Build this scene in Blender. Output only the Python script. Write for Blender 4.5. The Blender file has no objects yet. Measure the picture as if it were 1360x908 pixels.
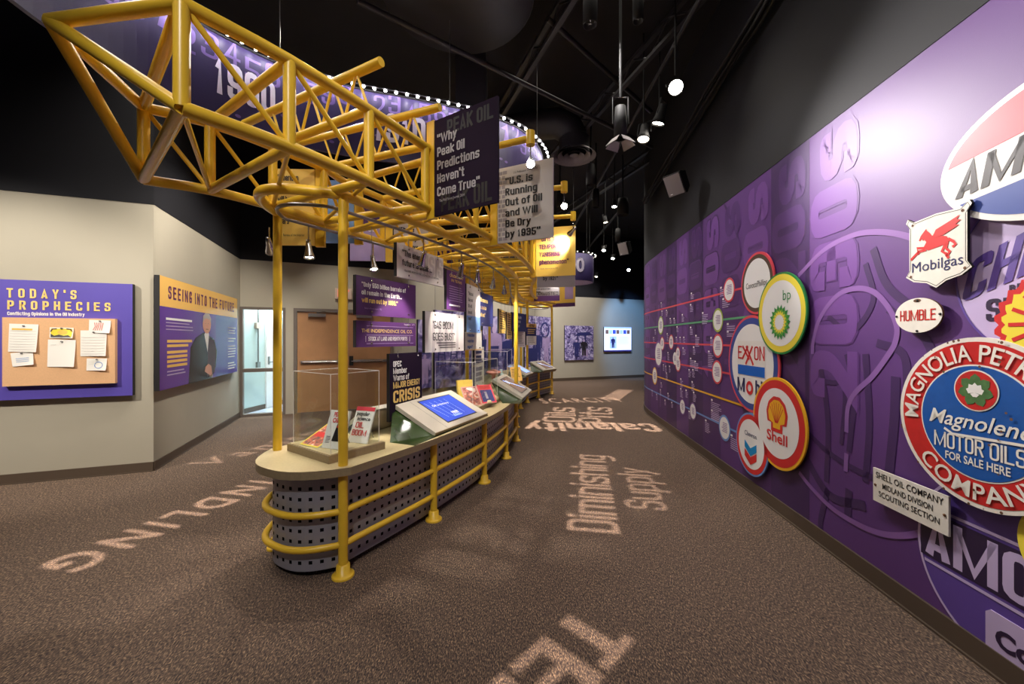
import bpy, math, random
from mathutils import Vector, Matrix
random.seed(7)
S = bpy.context.scene
COL = S.collection
R = math.radians
FPX, CX, HY, CAMH = 520.0, 680.0, 450.0, 1.5

# ------------------------------------------------------------------ camera, world, exposure
cd = bpy.data.cameras.new('camera'); cd.sensor_width = 36; cd.lens = FPX / 1360 * 36
cd.shift_y = -4 / 1360; cd.clip_start = .02; cd.clip_end = 100
cam = bpy.data.objects.new('camera', cd); COL.objects.link(cam)
cam.location = (0, 0, CAMH); cam.rotation_euler = (R(90), 0, 0); S.camera = cam
S.view_settings.view_transform = 'Standard'; S.view_settings.look = 'None'
S.view_settings.gamma = 1; S.view_settings.use_curve_mapping = False
S.view_settings.exposure = 0.0
wd = bpy.data.worlds.new('world'); S.world = wd; wd.use_nodes = True
wd.node_tree.nodes['Background'].inputs[0].default_value = (.05, .05, .07, 1)
wd.node_tree.nodes['Background'].inputs[1].default_value = .3

def area(name, loc, target, sx, sy, power, color=(1, .95, .88), spread=180):
    l = bpy.data.lights.new(name, 'AREA'); l.shape = 'RECTANGLE'; l.size = sx; l.size_y = sy
    l.energy = power; l.color = color; l.spread = R(spread)
    o = bpy.data.objects.new(name, l); COL.objects.link(o); o.location = loc
    o.rotation_euler = (Vector(target) - Vector(loc)).to_track_quat('-Z', 'Y').to_euler(); return o
def spot(name, loc, target, power, angle=60, blend=.6, color=(1, .93, .84), soft=.05, parent=None):
    l = bpy.data.lights.new(name, 'SPOT'); l.energy = power; l.color = color; l.spot_size = R(angle)
    l.spot_blend = blend; l.shadow_soft_size = soft
    o = bpy.data.objects.new(name, l); COL.objects.link(o)
    o.location = loc
    o.rotation_euler = (Vector(target) - Vector(loc)).to_track_quat('-Z', 'Y').to_euler()
    return o
WARM, NEU, COOL = (1, .92, .81), (1, .95, .91), (.22, .48, 1)
# soft area fill added under the black ceiling, over the aisle and behind the island
area('fill_light', (.9, 3.6, 5.0), (.9, 3.6, 0), 1.6, 4.0, 22, WARM, 110)
spot('floor_spot', (-.9, 5.2, 5.0), (-1.1, 1.4, 0), 420, 66, .7, WARM, .04)
spot('floor_spot', (-2.4, 4.8, 5.1), (.9, 1.6, 0), 200, 66, .8, WARM, .06)
spot('floor_spot', (1.6, 6.4, 5.1), (1.2, 5.2, 0), 150, 66, .8, WARM, .1)
area('fill_light', (-3.4, 3.2, 5.0), (-3.4, 3.2, 0), 1.6, 3.0, 62, WARM, 110)
area('fill_light', (1.6, 10.5, 5.0), (1.6, 10.5, 0), 3.0, 4.0, 130, WARM, 110)
# wall washers: (position, aim, watts, cone)
for loc, tgt, w, ang, c in [
    ((-5.5, .7, 4.3), (-5.0, 4.1, 1.35), 850, 46, WARM),
    ((-3.4, 1.6, 4.4), (-4.4, 4.4, 1.1), 150, 60, WARM),
    ((-2.2, 4.3, 4.4), (-4.75, 6.0, 1.45), 620, 62, WARM),
    ((-3.0, 6.0, 4.6), (-4.9, 6.8, 2.2), 80, 50, WARM),
    ((-3.2, 6.4, 4.4), (-3.4, 8.2, .9), 170, 60, WARM),
    ((-1.0, 8.0, 4.5), (-1.3, 10.4, 1.1), 220, 70, NEU),
    ((.5, 10.6, 4.5), (.2, 12.4, 1.4), 260, 80, NEU),
    ((2.2, 11.8, 4.5), (2.4, 14.4, 1.4), 420, 75, NEU),
    ((3.9, 12.4, 4.5), (4.6, 15.0, 1.7), 700, 50, COOL)]:
    spot('wall_washer', loc, tgt, w, ang, .7, c, .06)
spot('floor_spot', (-.6, -1.4, 4.8), (-1.1, 2.6, .6), 400, 50, .9, NEU, .1)  # unseen lamp behind the camera, added to brighten the counter's near end
# mural washers, close to the printed wall
for y, w, zt in [(.9, 120, 1.5), (2.1, 120, 1.6), (3.6, 110, 1.4), (5.2, 105, 1.4), (6.8, 105, 1.4)]:
    spot('mural_washer', (.85, y, 4.4), (2 + .09 * y, y, zt), w, 80, .8, NEU, .08)
spot('barn_door_light', (1.035, 3.74, 3.34), (2.2, 1.85, 2.3), 420, 74, 1, NEU, .08)
spot('mural_washer', (1.1, 8.6, 4.4), (2.9, 8.6, 1.5), 130, 80, .8, NEU, .08)

# ------------------------------------------------------------------ materials
M = {}
def mat(name, col, rough=.6, metal=0, spec=.5, emit=0, var=0, vscale=20, bump=0, detail=6):
    m = bpy.data.materials.new(name); m.use_nodes = True; nt = m.node_tree
    b = nt.nodes['Principled BSDF']
    b.inputs['Roughness'].default_value = rough; b.inputs['Metallic'].default_value = metal
    b.inputs['Specular IOR Level'].default_value = spec
    c = (*[x / 255 for x in col],) if max(col) > 1 else tuple(col)
    if max(col) > 1: c = tuple(x / 12.92 if x <= .04045 else ((x + .055) / 1.055) ** 2.4 for x in c)
    b.inputs['Base Color'].default_value = (*c, 1)
    if emit:
        b.inputs['Emission Color'].default_value = (*c, 1); b.inputs['Emission Strength'].default_value = emit
    if var or bump:
        tc = nt.nodes.new('ShaderNodeTexCoord'); nz = nt.nodes.new('ShaderNodeTexNoise')
        nz.inputs['Scale'].default_value = vscale; nz.inputs['Detail'].default_value = detail
        nt.links.new(tc.outputs['Object'], nz.inputs['Vector'])
        if var:
            r = nt.nodes.new('ShaderNodeValToRGB')
            r.color_ramp.elements[0].position = .3; r.color_ramp.elements[1].position = .7
            r.color_ramp.elements[0].color = (*[x * (1 - var) for x in c], 1)
            r.color_ramp.elements[1].color = (*[min(1, x * (1 + var)) for x in c], 1)
            nt.links.new(nz.outputs['Fac'], r.inputs['Fac']); nt.links.new(r.outputs['Color'], b.inputs['Base Color'])
        if bump:
            bp = nt.nodes.new('ShaderNodeBump'); bp.inputs['Strength'].default_value = bump
            bp.inputs['Distance'].default_value = .01
            nt.links.new(nz.outputs['Fac'], bp.inputs['Height']); nt.links.new(bp.outputs['Normal'], b.inputs['Normal'])
    M[name] = m; return m
mat('yellow_paint', (234, 190, 52), .33, var=.06, vscale=6)
mat('wall_paint', (176, 169, 152), .75, var=.02, vscale=3, bump=.03)
mat('navy_paint', (12, 12, 21), .8, var=.1, vscale=2)
mat('dark_gray_paint', (21, 21, 26), .75, var=.1, vscale=2)
mat('black_ceiling', (20, 18, 19), .85, var=.2, vscale=3)
mat('black_metal', (13, 12, 13), .7, var=.15, vscale=5)
mat('dark_duct', (36, 33, 35), .5, var=.15, vscale=4)
mat('diffuser_metal', (120, 112, 112), .45)
mat('base_rubber', (86, 72, 60), .5)
mat('wall_purple', (92, 54, 120), .5, spec=.6, bump=.045, vscale=260, detail=2)
mat('purple_deep', (64, 36, 88), .5, spec=.6, bump=.045, vscale=260, detail=2)
mat('purple_mid', (78, 44, 104), .5, spec=.6, bump=.045, vscale=260, detail=2)
mat('purple_light', (110, 66, 140), .5, spec=.6, bump=.045, vscale=260, detail=2)
mat('purple_line', (134, 92, 160), .5, spec=.6, bump=.045, vscale=260, detail=2)
mat('purple_ink', (40, 20, 58), .5, spec=.6, bump=.045, vscale=260, detail=2)
mat('purple_pale', (196, 176, 216), .5)
mat('purple_art', (92, 66, 150), .5, spec=.6, bump=.045, vscale=260, detail=2)
mat('white_print', (240, 238, 236), .5)
mat('white_gloss', (236, 232, 226), .3)
mat('enamel_cream', (232, 226, 214), .3, var=.04, vscale=30)
mat('enamel_red', (196, 44, 42), .32, var=.07, vscale=25)
mat('enamel_blue', (28, 84, 160), .32, var=.07, vscale=25)
mat('rust', (104, 70, 46), .8, var=.3, vscale=60)
mat('leaf_green', (74, 112, 62), .5, var=.2, vscale=40)
mat('red', (214, 44, 44), .45); mat('coral', (226, 74, 88), .45); mat('brown_ring', (86, 66, 54), .45)
mat('green', (36, 136, 66), .4); mat('light_green', (110, 178, 62), .4); mat('yellow', (244, 222, 70), .4)
mat('gold', (246, 186, 38), .4); mat('royal_blue', (52, 74, 150), .45); mat('sky_blue', (0, 140, 204), .45)
mat('signal_blue', (0, 98, 200), .4); mat('deep_blue', (36, 40, 92), .45); mat('pale_blue', (110, 150, 212), .45)
mat('line_green', (92, 170, 120), .45); mat('olive_ring', (168, 190, 70), .45); mat('charcoal', (70, 66, 68), .5)
mat('sign_dark', (34, 20, 42), .75, spec=.15, var=.05, vscale=5); mat('sign_gray_text', (172, 168, 176), .5)
mat('sign_white', (214, 208, 206), .5, var=.02, vscale=5); mat('sign_gray', (160, 154, 160), .5)
mat('sign_shade', (190, 182, 184), .5)
mat('sign_yellow', (234, 194, 88), .5, var=.03, vscale=5); mat('ink', (24, 22, 26), .5); mat('ink_purple', (96, 40, 84), .5)
mat('sign_purple', (86, 46, 104), .5, var=.05, vscale=5); mat('sign_lilac', (172, 150, 196), .5, var=.1, vscale=4)
mat('sign_navy', (48, 52, 112), .5, var=.06, vscale=4); mat('text_gold', (248, 212, 124), .5)
mat('panel_violet', (92, 78, 174), .45, var=.04, vscale=3); mat('panel_orange', (242, 192, 104), .45)
mat('board_edge', (22, 20, 22), .6)
for n_, c_ in [('gloss_purple', (98, 62, 156)), ('gloss_violet', (84, 72, 160)), ('gloss_orange', (242, 192, 104)), ('gloss_suit', (34, 30, 40))]: mat(n_, c_, .24, spec=.35); mat('cork', (226, 178, 132), .8, var=.05, vscale=120)
mat('paper', (244, 240, 232), .7); mat('paper_line', (224, 220, 214), .7)
mat('suit', (34, 30, 40), .6); mat('suit_light', (92, 84, 92), .6); mat('skin', (222, 170, 146), .6); mat('hair_gray', (190, 184, 180), .6)
mat('counter_top', (198, 180, 138), .4, var=.07, vscale=60); mat('counter_edge', (146, 128, 98), .45, var=.08, vscale=60)
mat('cream_laminate', (206, 198, 184), .35); mat('green_glass', (32, 50, 14), .2, var=.55, vscale=7, detail=9)
mat('chrome', (190, 188, 186), .22, metal=1); mat('steel', (150, 148, 146), .35, metal=1)
mat('door_wood', (176, 130, 90), .45, var=.07, vscale=4); mat('door_frame', (110, 100, 92), .5)
mat('corridor_paint', (196, 216, 214), .6); mat('corridor_floor', (168, 176, 190), .3)
mat('magazine_pink', (226, 150, 140), .5); mat('blue_band', (46, 35, 80), .45, var=.05, vscale=3)
mat('pale_numeral', (232, 226, 240), .5); mat('ghost_numeral', (116, 94, 160), .5)
mat('screen_sky', (150, 190, 250), .3, emit=1.2); mat('screen_blue', (58, 82, 190), .2, emit=.8)
mat('screen_light', (150, 178, 236), .2, emit=1.2); mat('screen_brown', (130, 104, 96), .2, emit=.4); mat('screen_paper', (226, 234, 250), .2, emit=1.0)
mat('lamp_glow', (255, 246, 230), .5, emit=60); mat('led_glow', (255, 246, 255), .5, emit=110)
mat('lamp_soft', (255, 240, 215), .5, emit=7); mat('exit_red', (255, 120, 90), .4, emit=1.1); mat('exit_case', (214, 190, 172), .5)
mat('sky_print', (122, 164, 226), .5, var=.3, vscale=3, detail=3)

def carpet():
    m = bpy.data.materials.new('carpet'); m.use_nodes = True; nt = m.node_tree; b = nt.nodes['Principled BSDF']
    b.inputs['Roughness'].default_value = .95; b.inputs['Specular IOR Level'].default_value = .1
    tc = nt.nodes.new('ShaderNodeTexCoord'); mp = nt.nodes.new('ShaderNodeMapping')
    mp.inputs['Scale'].default_value = (1, .38, 1); mp.inputs['Rotation'].default_value = (0, 0, R(50))
    nt.links.new(tc.outputs['Object'], mp.inputs['Vector'])
    n1 = nt.nodes.new('ShaderNodeTexNoise'); n1.inputs['Scale'].default_value = 190; n1.inputs['Detail'].default_value = 2
    n1.inputs['Distortion'].default_value = .6
    nt.links.new(mp.outputs[0], n1.inputs['Vector'])
    r = nt.nodes.new('ShaderNodeValToRGB'); e = r.color_ramp.elements
    def c(*v): return (*[((x / 255 + .055) / 1.055) ** 2.4 for x in v], 1)
    e[0].position = .32; e[0].color = c(56, 49, 50); e[1].position = .70; e[1].color = c(174, 146, 118)
    a = e.new(.46); a.color = c(86, 74, 68); a = e.new(.56); a.color = c(112, 94, 80)
    nt.links.new(n1.outputs['Fac'], r.inputs['Fac']); nt.links.new(r.outputs['Color'], b.inputs['Base Color'])
    bp = nt.nodes.new('ShaderNodeBump'); bp.inputs['Strength'].default_value = .5; bp.inputs['Distance'].default_value = .006
    nt.links.new(n1.outputs['Fac'], bp.inputs['Height']); nt.links.new(bp.outputs['Normal'], b.inputs['Normal'])
    M['carpet'] = m
carpet()
def perforated():
    m = bpy.data.materials.new('perforated_metal'); m.use_nodes = True; nt = m.node_tree; b = nt.nodes['Principled BSDF']
    uv = nt.nodes.new('ShaderNodeUVMap'); sp = nt.nodes.new('ShaderNodeSeparateXYZ'); nt.links.new(uv.outputs[0], sp.inputs[0])
    def mth(op, a, bb):
        n = nt.nodes.new('ShaderNodeMath'); n.operation = op
        for i, x in enumerate((a, bb)):
            if isinstance(x, float): n.inputs[i].default_value = x
            else: nt.links.new(x, n.inputs[i])
        return n.outputs[0]
    out = []
    for ax in 'XY':
        d = mth('FRACT', mth('DIVIDE', sp.outputs[ax], .066), 0.)
        out.append(mth('MULTIPLY', mth('GREATER_THAN', d, .335), mth('LESS_THAN', d, .665)))
    hole = mth('MULTIPLY', out[0], out[1])
    mx = nt.nodes.new('ShaderNodeMixShader'); dk = nt.nodes.new('ShaderNodeBsdfDiffuse'); dk.inputs[0].default_value = (.006, .006, .007, 1)
    b.inputs['Base Color'].default_value = (.34, .335, .39, 1); b.inputs['Metallic'].default_value = .35; b.inputs['Roughness'].default_value = .42
    nt.links.new(hole, mx.inputs[0]); nt.links.new(b.outputs[0], mx.inputs[1]); nt.links.new(dk.outputs[0], mx.inputs[2])
    nt.links.new(mx.outputs[0], nt.nodes['Material Output'].inputs[0]); M['perforated_metal'] = m
perforated()
def glass(name, tint=(.97, .99, .98), refl=.5):
    m = bpy.data.materials.new(name); m.use_nodes = True; nt = m.node_tree; nt.nodes.remove(nt.nodes['Principled BSDF'])
    t = nt.nodes.new('ShaderNodeBsdfTransparent'); t.inputs[0].default_value = (*tint, 1)
    g = nt.nodes.new('ShaderNodeBsdfGlossy'); g.inputs['Roughness'].default_value = .02
    lw = nt.nodes.new('ShaderNodeLayerWeight'); lw.inputs[0].default_value = .5
    pw = nt.nodes.new('ShaderNodeMath'); pw.operation = 'POWER'; pw.inputs[1].default_value = 4; nt.links.new(lw.outputs['Facing'], pw.inputs[0])
    ma = nt.nodes.new('ShaderNodeMath'); ma.operation = 'MULTIPLY_ADD'; ma.inputs[1].default_value = refl; ma.inputs[2].default_value = .03; nt.links.new(pw.outputs[0], ma.inputs[0])
    mx = nt.nodes.new('ShaderNodeMixShader'); nt.links.new(ma.outputs[0], mx.inputs[0])
    nt.links.new(t.outputs[0], mx.inputs[1]); nt.links.new(g.outputs[0], mx.inputs[2])
    nt.links.new(mx.outputs[0], nt.nodes['Material Output'].inputs[0]); M[name] = m
glass('case_glass'); glass('pane_glass', (.93, .97, .98), .4)
def photo(name, stops, scale):
    m = bpy.data.materials.new(name); m.use_nodes = True; nt = m.node_tree; b = nt.nodes['Principled BSDF']
    b.inputs['Roughness'].default_value = .5
    tc = nt.nodes.new('ShaderNodeTexCoord'); nz = nt.nodes.new('ShaderNodeTexNoise'); nz.inputs['Scale'].default_value = scale
    nz.inputs['Detail'].default_value = 8; nz.inputs['Distortion'].default_value = 1.2
    nt.links.new(tc.outputs['Object'], nz.inputs['Vector']); r = nt.nodes.new('ShaderNodeValToRGB')
    for i, (p, c) in enumerate(stops):
        e = r.color_ramp.elements[i] if i < 2 else r.color_ramp.elements.new(p)
        e.position = p; e.color = (*[((x / 255 + .055) / 1.055) ** 2.4 for x in c], 1)
    nt.links.new(nz.outputs['Fac'], r.inputs['Fac']); nt.links.new(r.outputs['Color'], b.inputs['Base Color']); M[name] = m
photo('purple_photo', [(.34, (44, 38, 84)), (.66, (206, 198, 232)), (.5, (128, 116, 178))], 3.2)
photo('purple_photo_fine', [(.36, (52, 44, 92)), (.64, (214, 206, 236)), (.5, (132, 120, 180))], 9)
photo('magazine_art', [(.36, (60, 60, 70)), (.62, (240, 234, 226)), (.5, (214, 110, 84))], 14)

# ------------------------------------------------------------------ mesh building
_tc = {}
def glyphs(body, bold=0, space=1.0, res=3):
    k = (body, bold, space, res)
    if k not in _tc:
        c = bpy.data.curves.new('t', 'FONT'); c.body = body; c.offset = bold; c.space_character = space; c.resolution_u = res
        o = bpy.data.objects.new('t', c); me = bpy.data.meshes.new_from_object(o)
        _tc[k] = ([tuple(v.co[:2]) for v in me.vertices], [tuple(p.vertices) for p in me.polygons])
        bpy.data.objects.remove(o); bpy.data.curves.remove(c); bpy.data.meshes.remove(me)
    return _tc[k]
_h = glyphs('H'); CAP = max(v[1] for v in _h[0])

# a heavy condensed block alphabet, drawn with strokes; upper-case x marks a rounded corner
STROKES = {'A': 'l0 c9 r0|s2 t2', 'B': 'l5 R5 R9 l9 l0 R0 r5', 'C': 'r7 R9 L9 L0 R0 r3', 'D': 'l0 l9 R9 R0 z', 'E': 'r9 l9 l0 r0|l5 q5', 'F': 'r9 l9 l0|l5 q5', 'G': 'r7 R9 L9 L0 R0 r4 c4',
 'H': 'l0 l9|r0 r9|l5 r5', 'I': 'c0 c9', 'J': 'r9 R0 L0 l3', 'K': 'l0 l9|r9 l5|s5 r0', 'L': 'l9 l0 r0', 'M': 'l0 l9|r0 r9|~ l9 c1 r9', 'N': 'l0 l9|r0 r9|~ l9 r0', 'O': 'L0 L9 R9 R0 z', 'P': 'l0 l9 R9 R4 l4',
 'Q': 'L0 L9 R9 R0 z|c2 r0', 'R': 'l0 l9 R9 R5 l5|c5 r0', 'S': 'r7 R9 L9 L5 R5 R0 L0 l3', 'T': 'l9 r9|c9 c0', 'U': 'l9 L0 R0 r9', 'V': 'l9 c0 r9', 'W': 'l9 m0 c8 n0 r9', 'X': 'l0 r9|l9 r0', 'Y': 'l9 c4 r9|c4 c0', 'Z': 'l9 r9 l0 r0',
 '0': 'L0 L9 R9 R0 z', '1': 's7 c9 c0', '2': 'l7 L9 R9 R5 l0 r0', '3': 'l7 L9 R9 r5 s5|r5 R0 L0 l3', '4': 't0 t9 l3 r3', '5': 'r9 l9 l5 R5 R0 L0 l3', '6': 'r7 R9 L9 L0 R0 R5 l5', '7': 'l9 r9 s0', '8': 'L0 L5 R5 R0 z|L5 L9 R9 R5 z', '9': 'l3 L0 R0 R9 L9 L4 r4',
 'a': 'lj LX RX r0|rk Lk L0 r0', 'b': 'l9 l0 R0 RX lX', 'c': 'rj RX LX L0 R0 rh', 'd': 'r9 r0 L0 LX rX', 'e': 'lk rk RX LX L0 R0 rh', 'f': 'c0 C9 r9|lX rX', 'g': 'r0 L0 LX rX Rg Lg', 'h': 'l9 l0|lX RX r0', 'i': 'c0 cX|c8 c9', 'j': 'cX Cg lg',
 'k': 'l9 l0|rX lk|sk r0', 'l': 'c9 c0', 'm': 'l0 lX RX r0|cX c0', 'n': 'l0 lX RX r0', 'o': 'L0 LX RX R0 z', 'p': 'lg lX RX R0 l0', 'q': 'rg rX LX L0 r0', 'r': 'l0 lX qX', 's': 'rj RX LX Lk Rk R0 L0 lh', 't': 'c9 C0 r0|lX rX', 'u': 'lX L0 r0|rX r0',
 'v': 'lX c0 rX', 'w': 'lX m0 cj n0 rX', 'x': 'l0 rX|lX r0', 'y': 'lX c0|rX lg', 'z': 'lX rX l0 r0', '.': 'c0 ch', ',': 'cb ch', "'": 'c9 c7', '"': 'l9 l7|r9 r7', '?': 'l7 L9 R9 r5 c4|c0 c1', '-': 'lk rk', '/': 'l0 r9', '(': 'r9 l5 r0', ')': 'l9 r5 l0'}
_bc = {}
def block(body, T=.165, space=1.0):
    key = (body, T, space)
    if key in _bc: return _bc[key]
    V, F, X, T0 = [], [], 0.0, T; Y = {'0': T / 2, '9': 1 - T / 2, '5': .52, '4': .42, '3': .25, '2': .24, '7': .76, '8': .9, '1': .1, 'X': .77 - T / 2, 'k': .385, 'j': .62, 'h': .16, 'g': -.24, 'b': -.08}
    for ch in body:
        if ch == ' ': X += .24 * space; continue
        st = STROKES.get(ch) or STROKES.get(ch.upper()) or STROKES['-']
        w = {'I': T0, 'i': T0, 'l': T0, '.': T0, ',': T0, "'": T0, 'N': .52, 'M': .74, 'W': .88, 'w': .72, 'm': .7, 'f': .36, 't': .36, 'r': .34, 'j': .3, '1': .34, '"': .38, '(': .26, ')': .26}.get(ch, .47)
        T = T0; W = w - T; gx = {'l': 0, 'c': .5, 'r': 1, 's': .3, 't': .7, 'q': .9, 'm': .26, 'n': .74}
        for s in st.split('|'):
            tk = s.split(); T = T0 * .68 if tk[0] == '~' else T0; tk = tk[1:] if tk[0] == '~' else tk; cl = tk[-1] == 'z'; tk = tk[:-1] if cl else tk
            P = [(Vector((X + T0 / 2 + W * gx[t[0].lower()], Y[t[1]])), t[0].isupper()) for t in tk]; n = len(P); path = []
            for i, (p, rd) in enumerate(P):
                if rd and (cl or 0 < i < n - 1):
                    a, b = P[i - 1][0] - p, P[(i + 1) % n][0] - p; r = min(.15, a.length * .5, b.length * .5); a, b = p + a.normalized() * r, p + b.normalized() * r
                    path += [a * (1 - k / 3) ** 2 + p * 2 * (k / 3) * (1 - k / 3) + b * (k / 3) ** 2 for k in range(4)]
                else: path.append(p)
            q = [path[0]]
            for p in path[1:]:
                if (p - q[-1]).length > 1e-4: q.append(p)
            if cl and (q[0] - q[-1]).length < 1e-4: q.pop()
            path = q; n = len(path)
            if n < 2: continue
            if not cl:
                d0, d1 = (path[0] - path[1]).normalized(), (path[-1] - path[-2]).normalized(); path[0] = path[0] + d0 * T / 2; path[-1] = path[-1] + d1 * T / 2
            o = len(V)
            for i in range(n):
                a = (path[i] - path[i - 1]).normalized() if (cl or i) else None; b = (path[(i + 1) % n] - path[i]).normalized() if (cl or i < n - 1) else None
                a = a or b; b = b or a; na, nb = Vector((-a.y, a.x)), Vector((-b.y, b.x)); m = (na + nb); m = m.normalized() if m.length > .1 else na
                k = min(2.2, 1 / max(.3, m.dot(na))) * T / 2; V += [tuple(path[i] + m * k), tuple(path[i] - m * k)]
            for i in range(n if cl else n - 1): j = (i + 1) % n; F.append((o + 2 * i, o + 2 * i + 1, o + 2 * j + 1, o + 2 * j))
        X += (w + .065) * (1 if space == 1 else 1) + (space - 1) * .5
    V = [(x, y * CAP) for x, y in V]; _bc[key] = (V, F); return _bc[key]

class MB:
    """collects faces of one mesh"""
    def __init__(s): s.v, s.f, s.m, s.s, s.mats, s.uv = [], [], [], [], [], None
    def mi(s, m):
        if m not in s.mats: s.mats.append(m)
        return s.mats.index(m)
    def add(s, vs, fs, m, smooth=False):
        o = len(s.v); k = s.mi(m); s.v += [tuple(x) for x in vs]
        for f in fs: s.f.append(tuple(i + o for i in f)); s.m.append(k); s.s.append(smooth)
        return s
    def quad(s, a, b, c, d, m): return s.add([a, b, c, d], [(0, 1, 2, 3)], m)
    def box(s, lo, hi, m, T=None):
        (x0, y0, z0), (x1, y1, z1) = lo, hi
        vs = [Vector(p) for p in ((x0, y0, z0), (x1, y0, z0), (x1, y1, z0), (x0, y1, z0), (x0, y0, z1), (x1, y0, z1), (x1, y1, z1), (x0, y1, z1))]
        if T is not None: vs = [T @ p for p in vs]
        return s.add(vs, [(0, 3, 2, 1), (4, 5, 6, 7), (0, 1, 5, 4), (1, 2, 6, 5), (2, 3, 7, 6), (3, 0, 4, 7)], m)
    def prism(s, pts, z0, z1, m, side=None):
        n = len(pts); lo = [(x, y, z0) for x, y in pts]; hi = [(x, y, z1) for x, y in pts]
        s.add(hi, [tuple(range(n))], m); s.add(lo, [tuple(range(n))[::-1]], m)
        return s.add(lo + hi, [(i, (i + 1) % n, n + (i + 1) % n, n + i) for i in range(n)], side or m)
    def flat(s, pts, z, m): return s.add([(x, y, z) for x, y in pts], [tuple(range(len(pts)))], m)
    def rect(s, x0, y0, x1, y1, z, m): return s.flat([(x0, y0), (x1, y0), (x1, y1), (x0, y1)], z, m)
    def disc(s, cx, cy, rx, z, m, ry=None, n=48): return s.flat(ell(cx, cy, rx, ry, n), z, m)
    def ring(s, cx, cy, r0, r1, z, m, n=56, a0=0, a1=360, asp=1):
        full = abs(a1 - a0) >= 360; k = n if full else n + 1
        vs = []
        for i in range(k):
            a = R(a0 + (a1 - a0) * i / n); vs += [(cx + r0 * math.cos(a), cy + asp * r0 * math.sin(a), z), (cx + r1 * math.cos(a), cy + asp * r1 * math.sin(a), z)]
        return s.add(vs, [(2 * i, 2 * i + 1, (2 * i + 3) % (2 * k), (2 * i + 2) % (2 * k)) for i in range(n)], m)
    def text(s, body, x, y, h, m, w=None, z=.002, bold=.02, cond=None, space=1.0, align='l', rot=0, warp=None):
        vs, fs = block(body, space=space) if bold == 'B' else block(body, .115, space) if bold == 'M' else glyphs(body, bold, space)
        if not vs: return s
        if bold in ('B', 'M') and cond: cond = cond * CAP * 1.0
        if bold in ('B', 'M') and not cond: cond = CAP
        x0 = min(v[0] for v in vs); x1 = max(v[0] for v in vs); sy = h / CAP
        sx = (w / (x1 - x0)) if w else sy * (cond or 1)
        W = (x1 - x0) * sx; ox = {'l': 0, 'c': -W / 2, 'r': -W}[align]; c, q = math.cos(rot), math.sin(rot); out = []
        for a, b in vs:
            p, t = ox + (a - x0) * sx, b * sy
            if warp: p, t = warp(p, t)
            out.append((x + p * c - t * q, y + p * q + t * c, z))
        return s.add(out, fs, m)
    def arc_text(s, body, cx, cy, r, a_mid, h, m, span, z=.002, bold=.03, inside=False):
        vs, fs = glyphs(body, bold, 1.0); x0 = min(v[0] for v in vs); x1 = max(v[0] for v in vs); sy = h / CAP; out = []
        for a, b in vs:
            t = (a - x0) / (x1 - x0) - .5
            ang = R(a_mid + (t * span if inside else -t * span)); rr = r + (-b * sy if inside else b * sy)
            out.append((cx + rr * math.cos(ang), cy + rr * math.sin(ang), z))
        return s.add(out, fs, m)
    def bars(s, x, y, w, h, n, m, z=.002, fill=.55):
        for i in range(n):
            yy = y - i * h / n; s.rect(x, yy - h / n * fill, x + w * random.uniform(.72, 1), yy, z, m)
        return s
    def tube(s, pts, r, m, n=12, closed=False, caps=True):
        P = [Vector(p) for p in pts]; k = len(P); rs = r if isinstance(r, (list, tuple)) else [r] * k
        up = None; vs = []
        for i in range(k):
            if closed: t = P[(i + 1) % k] - P[i - 1]
            else: t = P[min(i + 1, k - 1)] - P[max(i - 1, 0)]
            t.normalize()
            if up is None: up = t.orthogonal().normalized()
            up = (up - t * up.dot(t)).normalized(); sd = t.cross(up)
            for j in range(n):
                a = 2 * math.pi * j / n; vs.append(P[i] + (up * math.cos(a) + sd * math.sin(a)) * rs[i])
        fs = []
        for i in range(k if closed else k - 1):
            for j in range(n):
                a, b = i * n + j, i * n + (j + 1) % n; i2 = (i + 1) % k
                fs.append((a, b, i2 * n + (j + 1) % n, i2 * n + j))
        s.add(vs, fs, m, True)
        if caps and not closed: s.add(vs[:n], [tuple(range(n))[::-1]], m); s.add(vs[-n:], [tuple(range(n))], m)
        return s
    def lathe(s, prof, m, T=None, n=20):
        vs = []
        for r, z in prof:
            for j in range(n):
                a = 2 * math.pi * j / n; p = Vector((r * math.cos(a), r * math.sin(a), z)); vs.append(T @ p if T else p)
        fs = [(i * n + j, i * n + (j + 1) % n, (i + 1) * n + (j + 1) % n, (i + 1) * n + j) for i in range(len(prof) - 1) for j in range(n)]
        return s.add(vs, fs, m, True)
    def ribbon(s, pts, w, z, m):
        P = [Vector(p) for p in pts]; L = []
        for i in range(len(P)):
            t = (P[min(i + 1, len(P) - 1)] - P[max(i - 1, 0)]).normalized(); nn = Vector((-t.y, t.x)) * w / 2
            L += [P[i] + nn, P[i] - nn]
        return s.add([(p.x, p.y, z) for p in L], [(2 * i, 2 * i + 1, 2 * i + 3, 2 * i + 2) for i in range(len(P) - 1)], m)
    def build(s, name, parent=None, T=None, uv=None):
        me = bpy.data.meshes.new(name); me.from_pydata(s.v, [], s.f)
        for m in s.mats: me.materials.append(M[m])
        me.polygons.foreach_set('material_index', s.m); me.polygons.foreach_set('use_smooth', s.s)
        if uv:
            l = me.uv_layers.new(name='UVMap')
            for lp in me.loops: l.data[lp.index].uv = uv[lp.vertex_index]
        me.update()
        o = bpy.data.objects.new(name, me); COL.objects.link(o)
        if parent: o.parent = parent
        if T is not None: o.matrix_local = T if parent else T
        return o
def ell(cx, cy, rx, ry=None, n=48):
    ry = ry or rx; return [(cx + rx * math.cos(2 * math.pi * i / n), cy + ry * math.sin(2 * math.pi * i / n)) for i in range(n)]
def tag(o, label, cat, group=None):
    o['label'] = label; o['category'] = cat
    if group: o['group'] = group
    return o
def struct(o): o['kind'] = 'structure'; return o
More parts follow.
